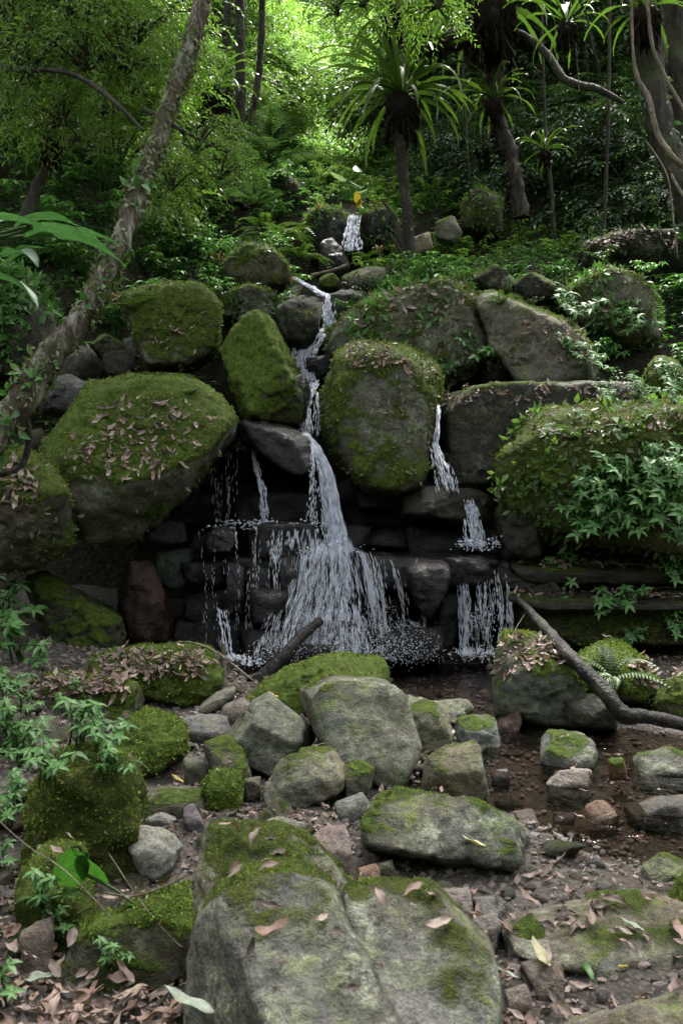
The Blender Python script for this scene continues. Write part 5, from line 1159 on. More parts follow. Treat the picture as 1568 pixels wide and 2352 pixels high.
# smaller woody plants on the slope, right middle
for i, pts in enumerate([[(1240, -120, 14), (1250, 260, 13.9), (1262, 400, 13.8), (1280, 620, 13.8)], [(1400, -150, 13), (1395, 300, 12.9), (1380, 640, 12.9)], [(1050, -60, 14.8), (1075, 380, 14.8), (1090, 600, 14.8)]]):
    trunk_thing('forest_tree', ['thin crooked dark stem in the shade right of the shaggy tree', 'thin dark stem in the deep shade far right', 'thin stem among the bushes left of the shaggy tree'][i], pts, [.02, .025, .03, .035][:len(pts)], M_BARKD, .3, sides=8)
trunk_thing('snag', 'dark leaning dead stick beside the foot of the fern bearing trunk', [(878, 460, 11.9), (905, 500, 11.9), (918, 545, 11.9), (930, 600, 11.9)], [.015, .03, .035, .04], M_BARKD, .3, cat='dead wood')
trunk_thing('snag', 'second dark stick slanting into the foot of the fern bearing trunk', [(893, 535, 11.7), (915, 570, 11.7), (935, 610, 11.7)], [.015, .025, .03], M_BARKD, .3, cat='dead wood')
ground_fern(at(620, 375, 14.2), 1.0, 'dark palm with feathery fronds below the pair of thin trunks', 9, 3, PALM, 'understory_palm', up=.9)
ground_fern(at(590, 470, 12.5), .55, 'feathery dark fern in the bushes left of the topmost fall', 9, 4, PALM, 'ground_fern', up=.7)
ground_fern(at(650, 560, 11.9), .62, 'grey green fern arching over the slope left of the upper falls', 11, 5)
ground_fern(at(690, 600, 11.6), .5, 'smaller fern right below the arching grey green one', 9, 6)
ground_fern(at(610, 545, 12.2), .6, 'fern on the slope left of the arching one', 9, 7)
ground_fern(at(320, 290, 9.6), .0001 + .6, 'feathery fern high behind the leaning trunk', 7, 8)
ground_fern(at(840, 600, 12.2), .3, 'small yellow tipped fern between the topmost fall and the slim trunk', 8, 9)
NEARBY = {'A': 'the huge leafy green boulder', 'B': 'the rounded mossy boulder', 'C': 'the green wedge boulder', 'D': 'the tall blocky boulder', 'E': 'the creeper covered boulder', 'F': 'the sloping grey boulder', 'H': 'the leaning mossy slab', 'I': 'the rock above the wedge', 'J': 'the left edge boulder', 'L': 'the leafy flat ledge', 'M': 'the mossy outcrop', 'P': 'the humped boulder', 'Q': 'the small dark upper rock', 'R': 'the white spotted rock', 'S': 'the pale slab', 'U1': 'the overgrown rock face', 'U2': 'the rock wall by the topmost fall', 'U4': 'the brown boulder', 'U7': 'the pale mossy rock', 'U8': 'the shaded rock shelf', 'V1': 'the moss topped rock', 'V3': 'the rock behind the trunk', 'V7': 'the left earth bank', 'O': 'the pointed mossy rock',
    'a1': 'the low wide mossy boulder', 'a2': 'the flat topped slab', 'a5': 'the moss hump', 'a6': 'the upright grey block', 'a7': 'the tilted square stone', 'a8': 'the rounded grey stone', 'a9': 'the moss covered rock', 'a12': 'the small mossy stone', 'a14': 'the sloping stones', 'a15': 'the bluish stone', 'a17': 'the blocky brown stone', 'a18': 'the greenish stream boulder', 'a19': 'the pinkish stream stone', 'a20': 'the right edge stream boulder', 'a22': 'the peaked reddish stone', 'a24': 'the long low boulder', 'a26': 'the long flat stone', 'a28': 'the pinkish angular stone', 'a29': 'the pale layered stone', 'a31': 'the yellow mossed rock', 'f1': 'the cracked boulder', 'a33': 'the wide flat slab', 'a34': 'the bottom right slab', 'a37': 'the leaf topped boulder', 'a40d': 'the reddish cube stone', 'a40e': 'the grey brown stone', 'a41': 'the moss mound', 'a42': 'the lower moss lump', 'a43': 'the slanting slab', 'a44': 'the half buried stone'}
_NK = [k for k in NEARBY if k in RK]; _NB = np.array([[RK[k][0].min(0), RK[k][0].max(0)] for k in _NK])
def near_phrase(p):
    p = np.array(tuple(p)); q = np.clip(p, _NB[:, 0], _NB[:, 1]); d = np.linalg.norm(q - p, axis=1) + .05 * np.linalg.norm(p - _NB.mean(1), axis=1); i = int(d.argmin()); k = _NK[i]; lo, hi = _NB[i]
    c = (p - (lo + hi) / 2) / (hi - lo + 1e-3)
    if (p[:2] > lo[:2]).all() and (p[:2] < hi[:2]).all() and p[2] > lo[2] + .5 * (hi[2] - lo[2]): rel = 'on the ' + ('left part of ' if c[0] < -.17 else 'right part of ' if c[0] > .17 else 'middle of ')
    elif abs(c[0]) > abs(c[1]): rel = 'left of ' if c[0] < 0 else 'right of '
    else: rel = 'in front of ' if c[1] < 0 else 'behind '
    return rel + NEARBY[k]
# ------------------------------------------------------------------ moss fur and creepers on the rocks
def surf_sample(key, n, rg, cond=None):
    V, F, ms, o = RK[key]
    a = V[F[:, 1]] - V[F[:, 0]]; b = V[F[:, 2]] - V[F[:, 0]]; cr = np.cross(a, b); ar = np.linalg.norm(cr, axis=1)
    fn = cr / (ar[:, None] + 1e-12); m = ms[F].mean(1); w_ = ar * (cond(m, fn, V[F].mean(1)) if cond else 1)
    w_ = np.maximum(w_, 0)
    if w_.sum() <= 0: return None
    f = rg.choice(len(F), n, p=w_ / w_.sum()); u = rg.random((n, 3)); u /= u.sum(1)[:, None]
    return (V[F[f]] * u[:, :, None]).sum(1), fn[f]
def fur(key, n, L=.022, mat=None, name='moss_fronds', kind='tiny', w_=.5, cond=None, nz=.6, clump=5, lift=.0):
    rg = np.random.default_rng(hash_(key + name)); o = RK[key][3]
    r = surf_sample(key, n, rg, cond or (lambda m, fn, c: sstep(.5, .7, m) * (fn[:, 1] < .5)))
    if r is None: return
    P, Nn = r
    if clump: keep = fbm(P * clump, 2) > rg.normal(size=n) * .3 - .05; P, Nn = P[keep], Nn[keep]
    m = len(P); base = np.array(o.location) + (np.array(o.parent.location) if o.parent else 0)
    D = Nn * nz + rdir(m) * .8 + np.array([0, -.1, -.15]); LL = rg.uniform(.6, 1.4, m) * L
    Vv, Ff, rr_ = leaves(P + Nn * lift - base, D, Nn + rdir(m) * .5, LL, LL * w_, kind)
    if o.parent:
        # a third level is the last: keep it with the thing itself
        c = link(name, make_mesh(name, Vv + np.array(o.location), Ff, {'rnd': rr_}, True, (mat or M_MOSSL,)), o.parent)
    else: c = link(name, make_mesh(name, Vv, Ff, {'rnd': rr_}, True, (mat or M_MOSSL,)), o)
    c['kind'] = 'stuff'
for k, n, L in (('A', 9000, .022), ('B', 4500, .024), ('C', 3500, .02), ('D', 5000, .024), ('E', 3500, .03), ('F', 1800, .026), ('J', 4500, .024), ('M', 8000, .028), ('P', 1500, .03), ('H', 1500, .03), ('I', 1500, .03), ('G', 800, .02),
                ('a1', 4500, .02), ('a2', 3000, .02), ('a5', 3500, .018), ('a9', 3500, .018), ('a12', 1500, .014), ('a38', 3000, .022), ('a37', 1800, .02), ('a36', 1200, .02), ('a41', 9000, .014), ('a42', 4000, .013), ('a43', 4000, .012), ('a31', 2500, .009), ('f1', 2500, .007), ('f2', 2500, .007), ('a6', 1500, .012), ('a24', 1000, .01), ('a3', 900, .018), ('a35b', 1500, .012), ('O', 900, .02)):
    fur(k, n, L)
hang = lambda m, fn, c: (fn[:, 1] < .3) * (.35 + sstep(0, .4, fbm(c * 1.6, 2)))
fur('D', 2200, .05, M_CREEP, 'creeper_leaves', 'tiny', .55, hang, .4, 3)
fur('E', 3500, .07, M_CREEP, 'creeper_leaves', 'tiny', .5, hang, .4, 2.5)
fur('M', 4500, .06, M_CREEP, 'creeper_leaves', 'tiny', .5, hang, .4, 2.5)
fur('M', 2600, .085, M_LEAF_M, 'ivy_leaves', 'tiny', .5, lambda m, fn, c: (fn[:, 1] < .3) * (.15 + sstep(0, .3, fbm(c * 1.1 + 5, 2))), .5, 2.0, .02)
fur('E', 1200, .09, M_LEAF_G, 'ivy_leaves', 'tiny', .45, lambda m, fn, c: (fn[:, 1] < .3) * sstep(0, .3, fbm(c * 1.1 + 9, 2)), .5, 2.0, .02)
fur('P', 900, .09, M_LEAF_G, 'ivy_leaves', 'tiny', .45, hang, .5, 2.0, .02)
fur('B', 500, .06, M_CREEP, 'creeper_leaves', 'tiny', .5, hang, .4, 2.5)
fur('A', 700, .055, M_CREEP, 'creeper_leaves', 'tiny', .5, lambda m, fn, c: (fn[:, 1] < .3) * (c[:, 2] < 1.9), .4, 2.5)
fur('J', 900, .06, M_CREEP, 'creeper_leaves', 'tiny', .4, lambda m, fn, c: (fn[:, 1] < .3) * (c[:, 2] < 1.45), .1, 2.5)
fur('P', 1500, .07, M_CREEP, 'creeper_leaves', 'tiny', .5, hang, .4, 2.5)
fur('F', 900, .06, M_CREEP, 'creeper_leaves', 'tiny', .5, lambda m, fn, c: (c[:, 0] > 2.2) * 1.0, .4, 2.5)
fur('H', 700, .07, M_LEAF_D, 'creeper_leaves', 'tiny', .5, hang, .4, 2.5)
fur('I', 900, .07, M_LEAF_D, 'creeper_leaves', 'tiny', .5, hang, .4, 2.5)
fur('V7', 3500, .12, M_LEAF_G, 'creeper_leaves', 'tiny', .45, hang, .5, 2.0)
fur('U1', 1500, .1, M_LEAF_D, 'creeper_leaves', 'tiny', .45, hang, .5, 2.0)
fur('U2', 1200, .09, M_LEAF_M, 'creeper_leaves', 'tiny', .45, hang, .5, 2.0)
fur('U3', 1500, .09, M_LEAF_M, 'creeper_leaves', 'tiny', .45, hang, .5, 2.0)
fur('U4', 900, .09, M_LEAF_M, 'creeper_leaves', 'tiny', .45, hang, .5, 2.0)
fur('U8', 900, .07, M_LEAF_D, 'creeper_leaves', 'tiny', .45, hang, .5, 2.0)
fur('s3', 2500, .025, M_MOSSL, cond=hang) if 's3' in RK else None

# ------------------------------------------------------------------ undergrowth on the slope
rg = random.Random(21); cand = []
for i in range(1500):
    x = rg.uniform(-8, 8); y = rg.uniform(9.0, 20.5); h = drop(x, y, 40)
    if not h: continue
    p, n_, k = h; px, py = (float(q) for q in to_px(np.array(p)))
    if not (-150 < px < 1720): continue
    if k == 'hillside':
        if 655 < px < 840 and py > 470: continue
        pr = 1.0
    elif k in ('E', 'F', 'P', 'L', 'U8', 'I', 'H', 'R', 'Q', 'U1', 'U2', 'U3', 'U4', 'V7', 'M'): pr = .3
    else: continue
    if k in ('B', 'C', 'A'): pr = .0
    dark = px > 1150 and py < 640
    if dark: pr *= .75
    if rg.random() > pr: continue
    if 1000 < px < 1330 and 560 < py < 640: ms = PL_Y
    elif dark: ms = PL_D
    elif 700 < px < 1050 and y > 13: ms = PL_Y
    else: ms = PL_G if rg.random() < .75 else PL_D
    s = rg.uniform(.6, 1.15) * (.6 if k != 'hillside' else 1.0) * (1.15 if y > 14 else 1)
    cand.append((p, ms, s, k, px, py))
cand.sort(key=lambda c: c[0].y)
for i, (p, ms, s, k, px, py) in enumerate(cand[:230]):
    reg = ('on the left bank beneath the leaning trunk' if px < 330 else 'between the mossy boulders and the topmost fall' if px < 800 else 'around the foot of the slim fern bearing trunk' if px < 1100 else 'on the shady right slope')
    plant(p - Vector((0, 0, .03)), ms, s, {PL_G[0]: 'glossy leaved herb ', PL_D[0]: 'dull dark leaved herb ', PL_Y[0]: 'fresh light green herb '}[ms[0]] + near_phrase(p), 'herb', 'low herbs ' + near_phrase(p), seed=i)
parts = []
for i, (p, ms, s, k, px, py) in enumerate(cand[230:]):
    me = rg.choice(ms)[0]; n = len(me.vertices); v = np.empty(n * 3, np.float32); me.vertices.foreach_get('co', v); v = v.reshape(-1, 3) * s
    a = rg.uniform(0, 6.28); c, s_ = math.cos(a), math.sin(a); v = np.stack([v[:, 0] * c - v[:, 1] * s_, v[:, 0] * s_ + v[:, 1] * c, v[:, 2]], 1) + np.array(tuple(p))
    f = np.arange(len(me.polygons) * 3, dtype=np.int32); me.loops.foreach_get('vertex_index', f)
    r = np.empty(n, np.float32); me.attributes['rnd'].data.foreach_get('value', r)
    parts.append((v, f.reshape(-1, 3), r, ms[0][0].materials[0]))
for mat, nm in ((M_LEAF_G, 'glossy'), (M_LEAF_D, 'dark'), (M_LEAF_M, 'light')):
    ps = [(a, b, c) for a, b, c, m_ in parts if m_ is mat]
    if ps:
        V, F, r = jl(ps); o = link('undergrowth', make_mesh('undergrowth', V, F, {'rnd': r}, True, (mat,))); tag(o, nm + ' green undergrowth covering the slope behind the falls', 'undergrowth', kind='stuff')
# low leafy carpet so that little bare soil shows
rgn = np.random.default_rng(5); PP = []; 
XY = rgn.uniform([-9, 8.9], [9, 24], (30000, 2)); ZZ = []
ok = []
for x, y in XY[:11000]:
    h = BVH.ray_cast(Vector((x, y, 40)), Vector((0, 0, -1)))
    if h[0] is None or BK[BIDS[h[2]]] != 'hillside': continue
    px, py = to_px(np.array(h[0]))
    if 665 < px < 835 and py > 470: continue
    ok.append(tuple(h[0]))
ok = np.array(ok); m = 7
m = 11; C = np.repeat(ok, m, 0) + rgn.normal(size=(len(ok) * m, 3)) * [.12, .12, .05] + [0, 0, .1]
Ld = np.where(C[:, 1] > 14, .13, .085) * rgn.uniform(.6, 1.3, len(C))
V, F, r = leaves(C, rdir(len(C), -.1, .4), rdir(len(C), 1.2), Ld, Ld * .42, 'tiny')
o = link('ground_cover', make_mesh('ground_cover', V, F, {'rnd': r}, True, (M_LEAF_G,))); tag(o, 'low leafy ground cover over the forest slope', 'ground cover', kind='stuff')

# ------------------------------------------------------------------ single plants placed on what they grow from
def put(px, py, ms, sc, label, lean=.6, name='leafy_plant', seed=0, group=None, dz=0, fern=None, n=9):
    h = seen(px, py)
    p = h[0] + Vector((0, -.01, dz))
    if fern is not None: return ground_fern(p, sc, label, n, seed + int(px), name=name, up=lean, group=group)
    return plant(p, ms, sc, label, name, group, (lean, 0), seed + int(px))
_g = []
G_R = 'bright leafy plants on the right outcrop'
for i, (x, y, s) in enumerate([(1260, 1000, .25), (1330, 960, .22), (1420, 1010, .25), (1470, 960, .22), (1540, 930, .4), (1500, 1040, .3), (1290, 1215, .95), (1350, 1225, .85), (1420, 1150, 1.0), (1480, 1125, 1.0), (1545, 1120, 1.0), (1330, 1150, .8), (1420, 1235, .85), (1500, 1190, .95), (1556, 1180, .9), (1540, 1240, .8), (1380, 1180, .7), (1460, 1215, .7), (1395, 1110, .6), (1500, 1085, .7)]):
    _g.append(put(x, y, PL_G, s * .78, 'bright leafy plant on the right outcrop', .75, 'bright_leafy_plant', i, G_R))
ordinal(_g); _g = []
for i, (x, y, s) in enumerate([(15, 1600, 1.1), (60, 1640, .8), (140, 1640, .7), (20, 1690, 1.0), (230, 1680, .6), (95, 1545, .9), (180, 1590, .5)]):
    _g.append(put(x, y, PL_N, s * .85, 'small herb around the flat topped slab', .4, 'small_herb', i + 40, 'herbs around the flat topped slab'))
ordinal(_g); _g = []
put(1425, 1405, PL_G, .62, 'whorl of bright leaves with a trailing shoot, alone on the lower dark ledge', .7)
put(1290, 1345, PL_G, .55, 'leafy plant hanging over the left end of the ledge, beside a moss cushion', .9)
put(1545, 1330, PL_G, .55, 'bright plant at the right edge above the lower ledge', .7, seed=1)
put(1550, 1450, PL_G, .5, 'bright plant at the right edge below the ledges', .7, seed=2)
put(1450, 1465, PL_G, .3, 'small drooping seedling at the base of the lower ledge', .9, seed=3)
put(1110, 855, PL_G, 1.0, 'dense feathery green plant between the tall block and the sloping grey boulder', .7, seed=4)
put(1085, 840, PL_G, .7, 'green plant adjoining the dense feathery one on its left', .6, seed=9)
put(1020, 875, PL_G, .55, 'small green plant at the right shoulder of the tall blocky boulder', .6, seed=5)
for i, (x, y, s) in enumerate([(1310, 740, .7), (1370, 790, .8), (1430, 760, .7), (1480, 770, .7), (1390, 840, .7), (1340, 860, .6), (1300, 820, .5), (1545, 905, .7), (1460, 925, .5), (1380, 930, .4)]):
    _g.append(put(x, y, PL_G, s, 'leafy plant among the upper right boulders', .7, 'leafy_plant', i, 'plants among the upper right boulders'))
ordinal(_g); _g = []
for i, (x, y, s) in enumerate([(20, 1450, .8), (40, 1520, .7), (-5, 1400, .7)]):
    put(x, y, PL_N, s * 2.4, ['pale leafy plant at the left edge beside the big dark shadowed boulder', 'pale leafy plant right below it at the left edge', 'top leafy plant at the left edge of the cave'][i], .5, seed=i)
for i, (x, y, s) in enumerate([(170, 1720, 1.0), (230, 1735, .8), (60, 1760, 1.0), (20, 1740, .9), (110, 1800, .9), (40, 1860, .8), (250, 1790, .7)]):
    _g.append(put(x, y, PL_N, s * .95, 'small herb on the tall moss mound', .3, 'small_herb', i, 'herbs on the moss mound'))
ordinal(_g); _g = []
for i, (x, y, s) in enumerate([(90, 2090, .6), (130, 2150, .5), (240, 2220, .4), (20, 1900, .8), (10, 2000, .6), (10, 2300, .6)]):
    put(x, y, PL_N, s, ['small seedling on the lower moss lump', 'seedling with round leaves beside the brown half buried stone', 'tiny seedling on the slanting mossy slab', 'herb at the left edge beside the moss mound', 'herb at the left edge above the leaf heap', 'green sprout in the bottom left corner'][i], .3, 'small_herb', i + 20)
for x, y, s, lab in [(440, 905, .12, 'small fern on top of the huge green boulder'), (1400, 1560, .35, 'fern clump on the mossy mound behind the fallen branch'), (1270, 700, .3, 'fern in the gap beside the humped boulder'), (1310, 1010, .22, 'small fern on the left shoulder of the mossy outcrop'), (1440, 985, .25, 'small fern on top of the mossy outcrop'), (270, 1760, .16, 'small fern on the right flank of the moss mound'), (290, 1660, .0, ''), (310, 715, .3, 'fern at the pale corner of the rounded boulder'), (1060, 650, .3, 'fern tuft on the crest of the creeper covered boulder'), (1150, 700, .25, 'fern where the two big back boulders meet'), (95, 2075, .12, 'little bright fern on the leaf heap edge at the left')]:
    if s: put(x, y, None, s, lab, .6, 'small_fern', fern=1, n=8)
# taro like leaves and a yellow leaf above the topmost fall
M_PALE = leaf_material('pale_big_leaf', [(.16, .24, .14), (.28, .36, .26)], .3, .3, .6)
M_YEL = leaf_material('yellow_leaf', [(.3, .22, .02), (.34, .26, .04)], .5, .3)
M_GRN = leaf_material('fresh_green_leaf', [(.035, .12, .02), (.06, .16, .03)], .35, .4)
M_ORG = leaf_material('orange_leaf', [(.16, .07, .02), (.2, .11, .03)], .5, .3)
def heart(L=1.0):
    T, F = [], []
    n = 14; T.append((0, .25, 0))
    for i in range(n):
        a = 2 * PI * i / n; rr_ = .5 * (1 - .28 * math.cos(a)) * (1 + .25 * max(0, -math.cos(a)) ** 6); T.append((math.sin(a) * rr_ * .7, .45 - math.cos(a) * rr_ * 1.15, -.12 * abs(math.sin(a)) - .15 * max(0, -math.cos(a))))
    for i in range(n): F.append((0, 1 + i, 1 + (i + 1) % n))
    return np.array(T) * L, np.array(F)
def big_plant(name, label, base, lv, mat, cat='plant', form='heart', wid=.5):
    root = empty(name, tuple(base)); tag(root, label, cat)
    for (x, y, d, L, yaw, pitch) in lv:
        if form == 'heart': V, F = heart(L)
        else:
            V, F = fine_leaf(L, L * wid, -.5, .08, .015, int(x) % 50)
        p = at(x, y, d); o = link('leaf', make_mesh('leaf', V, F, {'rnd': NR.random(len(V))}, True, (mat,)), root, tuple(p - Vector(base))); o.rotation_euler = (pitch, 0, yaw)
        m_ = (p - Vector(base)); Vt, Ft = tube([(0, 0, 0), tuple(m_ * .6 + Vector((0, .03, m_.z * .15))), tuple(m_)], [.006, .005, .004], 5)
        link('stalk', make_mesh('stalk', Vt, Ft, {'rnd': np.zeros(len(Vt))}, True, (M_LEAF_M,)), root)
    return root
big_plant('taro', 'big pale taro leaves standing above the topmost fall', at(818, 480, 14.6), [(797, 415, 14.4, .22, 1.9, .5), (815, 443, 14.4, .16, -1.6, .4), (832, 432, 14.6, .2, 1.2, .7), (826, 395, 14.8, .2, .3, .8)], M_PALE)
big_plant('yellow_leaved_plant', 'small plant with a yellow leaf right at the lip of the topmost fall', at(822, 490, 14.2), [(823, 470, 14.1, .16, 2.9, 1.0), (820, 478, 14.1, .12, 3.6, .9)], M_YEL)
for i, (x, y, d) in enumerate([(735, 485, 13.9), (862, 480, 13.9), (660, 655, 10.9), (872, 580, 12.2), (258, 690, 8.8), (505, 600, 10.9)]):
    big_plant('young_fern', ['orange new fronds left of the topmost fall', 'orange new fronds right of the topmost fall', 'orange tinted fronds beside the thin water slide', 'orange tinted frond at the foot of the slim trunk', 'brown and pink young fronds next to the leaning trunk', 'orange young frond on the leaning mossy slab'][i], at(x, y + 14, d), [(x + R.uniform(-12, 12), y + R.uniform(-6, 6), d, R.uniform(.09, .15), R.uniform(0, 6), R.uniform(.9, 1.5)) for _ in range(5)], M_ORG, 'fern', 'leaf', .25)
big_plant('heart_leaved_plant', 'glossy heart shaped leaf at the left on the leaf heap', at(200, 2010, 2.75), [(165, 1945, 2.7, .15, .3, -.9), (190, 1960, 2.72, .14, -.35, -.8), (305, 2075, 2.7, .09, .5, -.5)], M_GRN)
M_NEARL = leaf_material('near_leaf', [(.035, .1, .035), (.055, .13, .055)], .5, .25, .25)
big_plant('near_branch', 'large soft green leaves poking in at the left edge close to the camera', at(-120, 560, 2.6), [(60, 520, 2.6, .25, -1.75, -.15), (75, 525, 2.5, .27, -1.4, -.25), (-40, 490, 2.5, .22, -1.5, -.2), (10, 570, 2.6, .2, -2.2, -.3), (-20, 620, 2.7, .22, -1.9, -.5), (30, 505, 2.9, .2, -1.2, .1), (120, 535, 2.7, .2, -1.5, -.05), (20, 590, 2.9, .15, -1.9, .2)], M_NEARL, 'branch', 'leaf', .42)

# ------------------------------------------------------------------ dead wood
def log(label, pts, rad, mat, name='fallen_branch', seed=0, cat='branch', sides=12, rough=.22):
    W3 = [at(*p) for p in pts]; B = W3[-1]; V, F = tube([p - B for p in W3], rad, sides, rough, seed)
    o = link(name, make_mesh(name, V, F, None, True, (mat,)), None, tuple(B)); tag(o, label, cat); return o
log('long dark wet branch leaning down from the ledge across the stream at the right', [(1185, 1372, 6.95), (1235, 1425, 6.3), (1300, 1500, 5.5), (1380, 1580, 5.2), (1430, 1640, 5.1), (1480, 1645, 5.1), (1568, 1665, 5.1), (1680, 1690, 5.1)], [.018, .035, .046, .05, .052, .04, .036, .04], M_LOG, seed=2)
log('dark log slanting in the spray at the foot of the main fall', [(735, 1425, 7.0), (690, 1465, 6.85), (640, 1520, 6.75), (590, 1572, 6.7)], [.035, .045, .055, .06], M_LOG, seed=4)
log('slim pale stick lying across the top of the falls beside the mossy knob', [(715, 632, 11.2), (760, 622, 11.1), (800, 608, 11)], [.02, .022, .02], M_VINE, seed=5)
log('short upright stub of brown stick at the foot of the left drips', [(513, 1480, 6.6), (514, 1520, 6.6), (514, 1570, 6.55)], [.018, .02, .018], M_VINE, seed=6)
log('thin twig arching over the low mossy boulder at the left foot of the falls', [(390, 1478, 6.5), (440, 1476, 6.4), (500, 1500, 6.2), (580, 1562, 6.0)], [.007, .008, .009, .006], M_VINE, 'twig', 7, 'twig', 6)
log('very thin twig drooping from the leaning wet branch past the leaf topped boulder', [(1210, 1400, 6.7), (1180, 1450, 6.4), (1140, 1520, 6.2), (1132, 1590, 6.0)], [.004, .004, .004, .003], M_VINE, 'twig', 8, 'twig', 5)
log('bent brown root curling below the leaning trunk at the left edge', [(55, 950, 5.3), (68, 1000, 5.3), (55, 1060, 5.3), (20, 1085, 5.25), (-60, 1100, 5.2)], [.02, .02, .02, .018, .02], M_BARKM, 'root', 9, 'root', 8)
log('thin twig across the moss slabs in the left foreground', [(210, 2045, 2.75), (300, 2058, 2.7), (370, 2040, 2.65), (430, 2010, 2.6)], [.003, .004, .0035, .002], M_VINE, 'twig', 10, 'twig', 5)
log('slender stalk leaning over the slanting mossy slab', [(250, 1960, 2.7), (330, 2080, 2.6), (400, 2160, 2.55), (420, 2175, 2.5)], [.0018, .002, .002, .0015], M_VINE, 'twig', 11, 'twig', 5)
log('long thin stem crossing the left foreground in front of the moss mound', [(-40, 1850, 2.7), (60, 1940, 2.65), (150, 2000, 2.6), (260, 2110, 2.55)], [.0015, .002, .002, .0015], M_VINE, 'twig', 12, 'twig', 5)

# ------------------------------------------------------------------ pebbles and gravel
PEB = []
for i in range(8):
    U, F = ico(2); r_ = np.random.default_rng(i + 50); s = np.array([r_.uniform(.8, 1.2), r_.uniform(.6, 1), r_.uniform(.4, .75)])
    acc = np.zeros(len(U))
    for k in range(14):
        v = r_.normal(size=3); v /= np.linalg.norm(v); acc += np.maximum(U @ v / r_.uniform(.7, .98), 0) ** 14
    V = U * np.minimum(acc ** (-1 / 14), 1.15)[:, None] * s; PEB.append(make_mesh('pebble', V, F, {'moss': np.zeros(len(V))}, True, (M_ROCK,)))
rg = random.Random(77); n = 0; tints = [GREY, (.24, .2, .18), (.19, .15, .13), (.17, .17, .18), (.26, .24, .22), (.14, .115, .1)]
tn = ['grey', 'pinkish brown', 'brown', 'bluish', 'pale grey', 'dark brown']
tries = 0
while n < 240 and tries < 6000:
    tries += 1
    y = 2.0 + 5.2 * rg.random() ** 1.4; x = rg.uniform(-.42, .45) * y; h = drop(x, y, 6)
    if not h or h[2] != 'ground' or fbm(np.array([[x * 1.3, y * 1.3, 3.]]), 2)[0] < rg.gauss(-.05, .25): continue
    s = rg.uniform(.014, .036) * (1 + .8 * (rg.random() < .15)); c = rg.randrange(6)
    o = link('pebble', rg.choice(PEB), None, tuple(h[0] + Vector((0, 0, s * .15)))); o.scale = (s, s, s); o.rotation_euler = (rg.uniform(-.3, .3), rg.uniform(-.3, .3), rg.uniform(0, 6))
    o['tint'] = tints[c]; o['wet'] = .6 if h[0].z < -.03 else 0.; o['lichen'] = .1; o['moss_hue'] = .4
    wh = 'lying in the shallow stream' if h[0].z < -.03 else ('on the open gravel bank at the right' if x > .3 and y < 4.6 else 'between the boulders in the left half' if x < -.25 else 'among the stones in the middle of the bank')
    tag(o, tn[c] + ' pebble ' + near_phrase(h[0]), 'pebble', 'pebbles ' + near_phrase(h[0])); n += 1
STN = []
for i in range(7):
    U, F = ico(4); r_ = np.random.default_rng(i + 150); s = np.array([r_.uniform(.85, 1.25), r_.uniform(.6, 1), r_.uniform(.45, .75)])
    acc = np.zeros(len(U))
    for k in range(11):
        v = r_.normal(size=3); v /= np.linalg.norm(v); acc += np.maximum(U @ v / r_.uniform(.6, .9), 0) ** 30
    V = U * np.minimum(acc ** (-1 / 30), 1.1)[:, None] * s; V += U * fbm(V * 3 + i, 3)[:, None] * .05
    STN.append(make_mesh('stone', V, F, {'moss': np.clip(.15 + .5 * fbm(V * 1.5 + i * 5, 2) + .3 * V[:, 2], 0, 1)}, True, (M_ROCK,)))
n = 0; tries = 0
while n < 70 and tries < 4000:
    tries += 1
    y = 2.6 + 4.2 * rg.random() ** 1.1; x = rg.uniform(-.4, .12) * y if rg.random() < .75 else rg.uniform(.1, .4) * y; h = drop(x, y, 6)
    if not h or h[2] != 'ground': continue
    s = rg.uniform(.04, .085) * (.6 + y / 9); c = rg.choice([0, 0, 1, 2, 3, 4, 5])
    o = link('stone', rg.choice(STN), None, tuple(h[0] + Vector((0, 0, s * .2)))); o.scale = (s, s, s); o.rotation_euler = (rg.uniform(-.3, .3), rg.uniform(-.3, .3), rg.uniform(0, 6))
    tt = tints[c]; o['tint'] = tuple(q * .8 for q in tt); o['wet'] = .6 if h[0].z < -.03 else 0.; o['lichen'] = .4; o['moss_hue'] = .4
    tag(o, 'small loose ' + tn[c] + ' stone ' + near_phrase(h[0]), 'stone', 'loose stones ' + near_phrase(h[0])); n += 1
rgn = np.random.default_rng(8); n = 9000; yy = 1.6 + 5.6 * rgn.random(n) ** 1.3; xx = rgn.uniform(-.45, .48, n) * yy
kx = np.clip(((xx - gx[0]) / .04).astype(int), 0, len(gx) - 1); ky = np.clip(((yy - gy[0]) / .04).astype(int), 0, len(gy) - 1)
zz = GZ[ky, kx]; U, F = ico(1); s = rgn.uniform(.004, .016, n) * (.6 + yy / 6)
V = U[None] * (s[:, None, None] * rgn.uniform(.6, 1.2, (n, 1, 3))) * (1 + .25 * rgn.normal(size=(n, len(U), 1))) + np.stack([xx, yy, zz + s * .2], 1)[:, None, :]
FF = F[None] + (np.arange(n) * len(U))[:, None, None]
M_GRAV = leaf_material('gravel', [(.05, .038, .032), (.11, .085, .072), (.19, .155, .135), (.12, .11, .11), (.16, .1, .075)], .8, 0, .3)
o = link('gravel', make_mesh('gravel', V.reshape(-1, 3), FF.reshape(-1, 3), {'rnd': np.repeat(rgn.random(n), len(U))}, False, (M_GRAV,))); tag(o, 'fine brown gravel between the stones', 'gravel', kind='stuff')

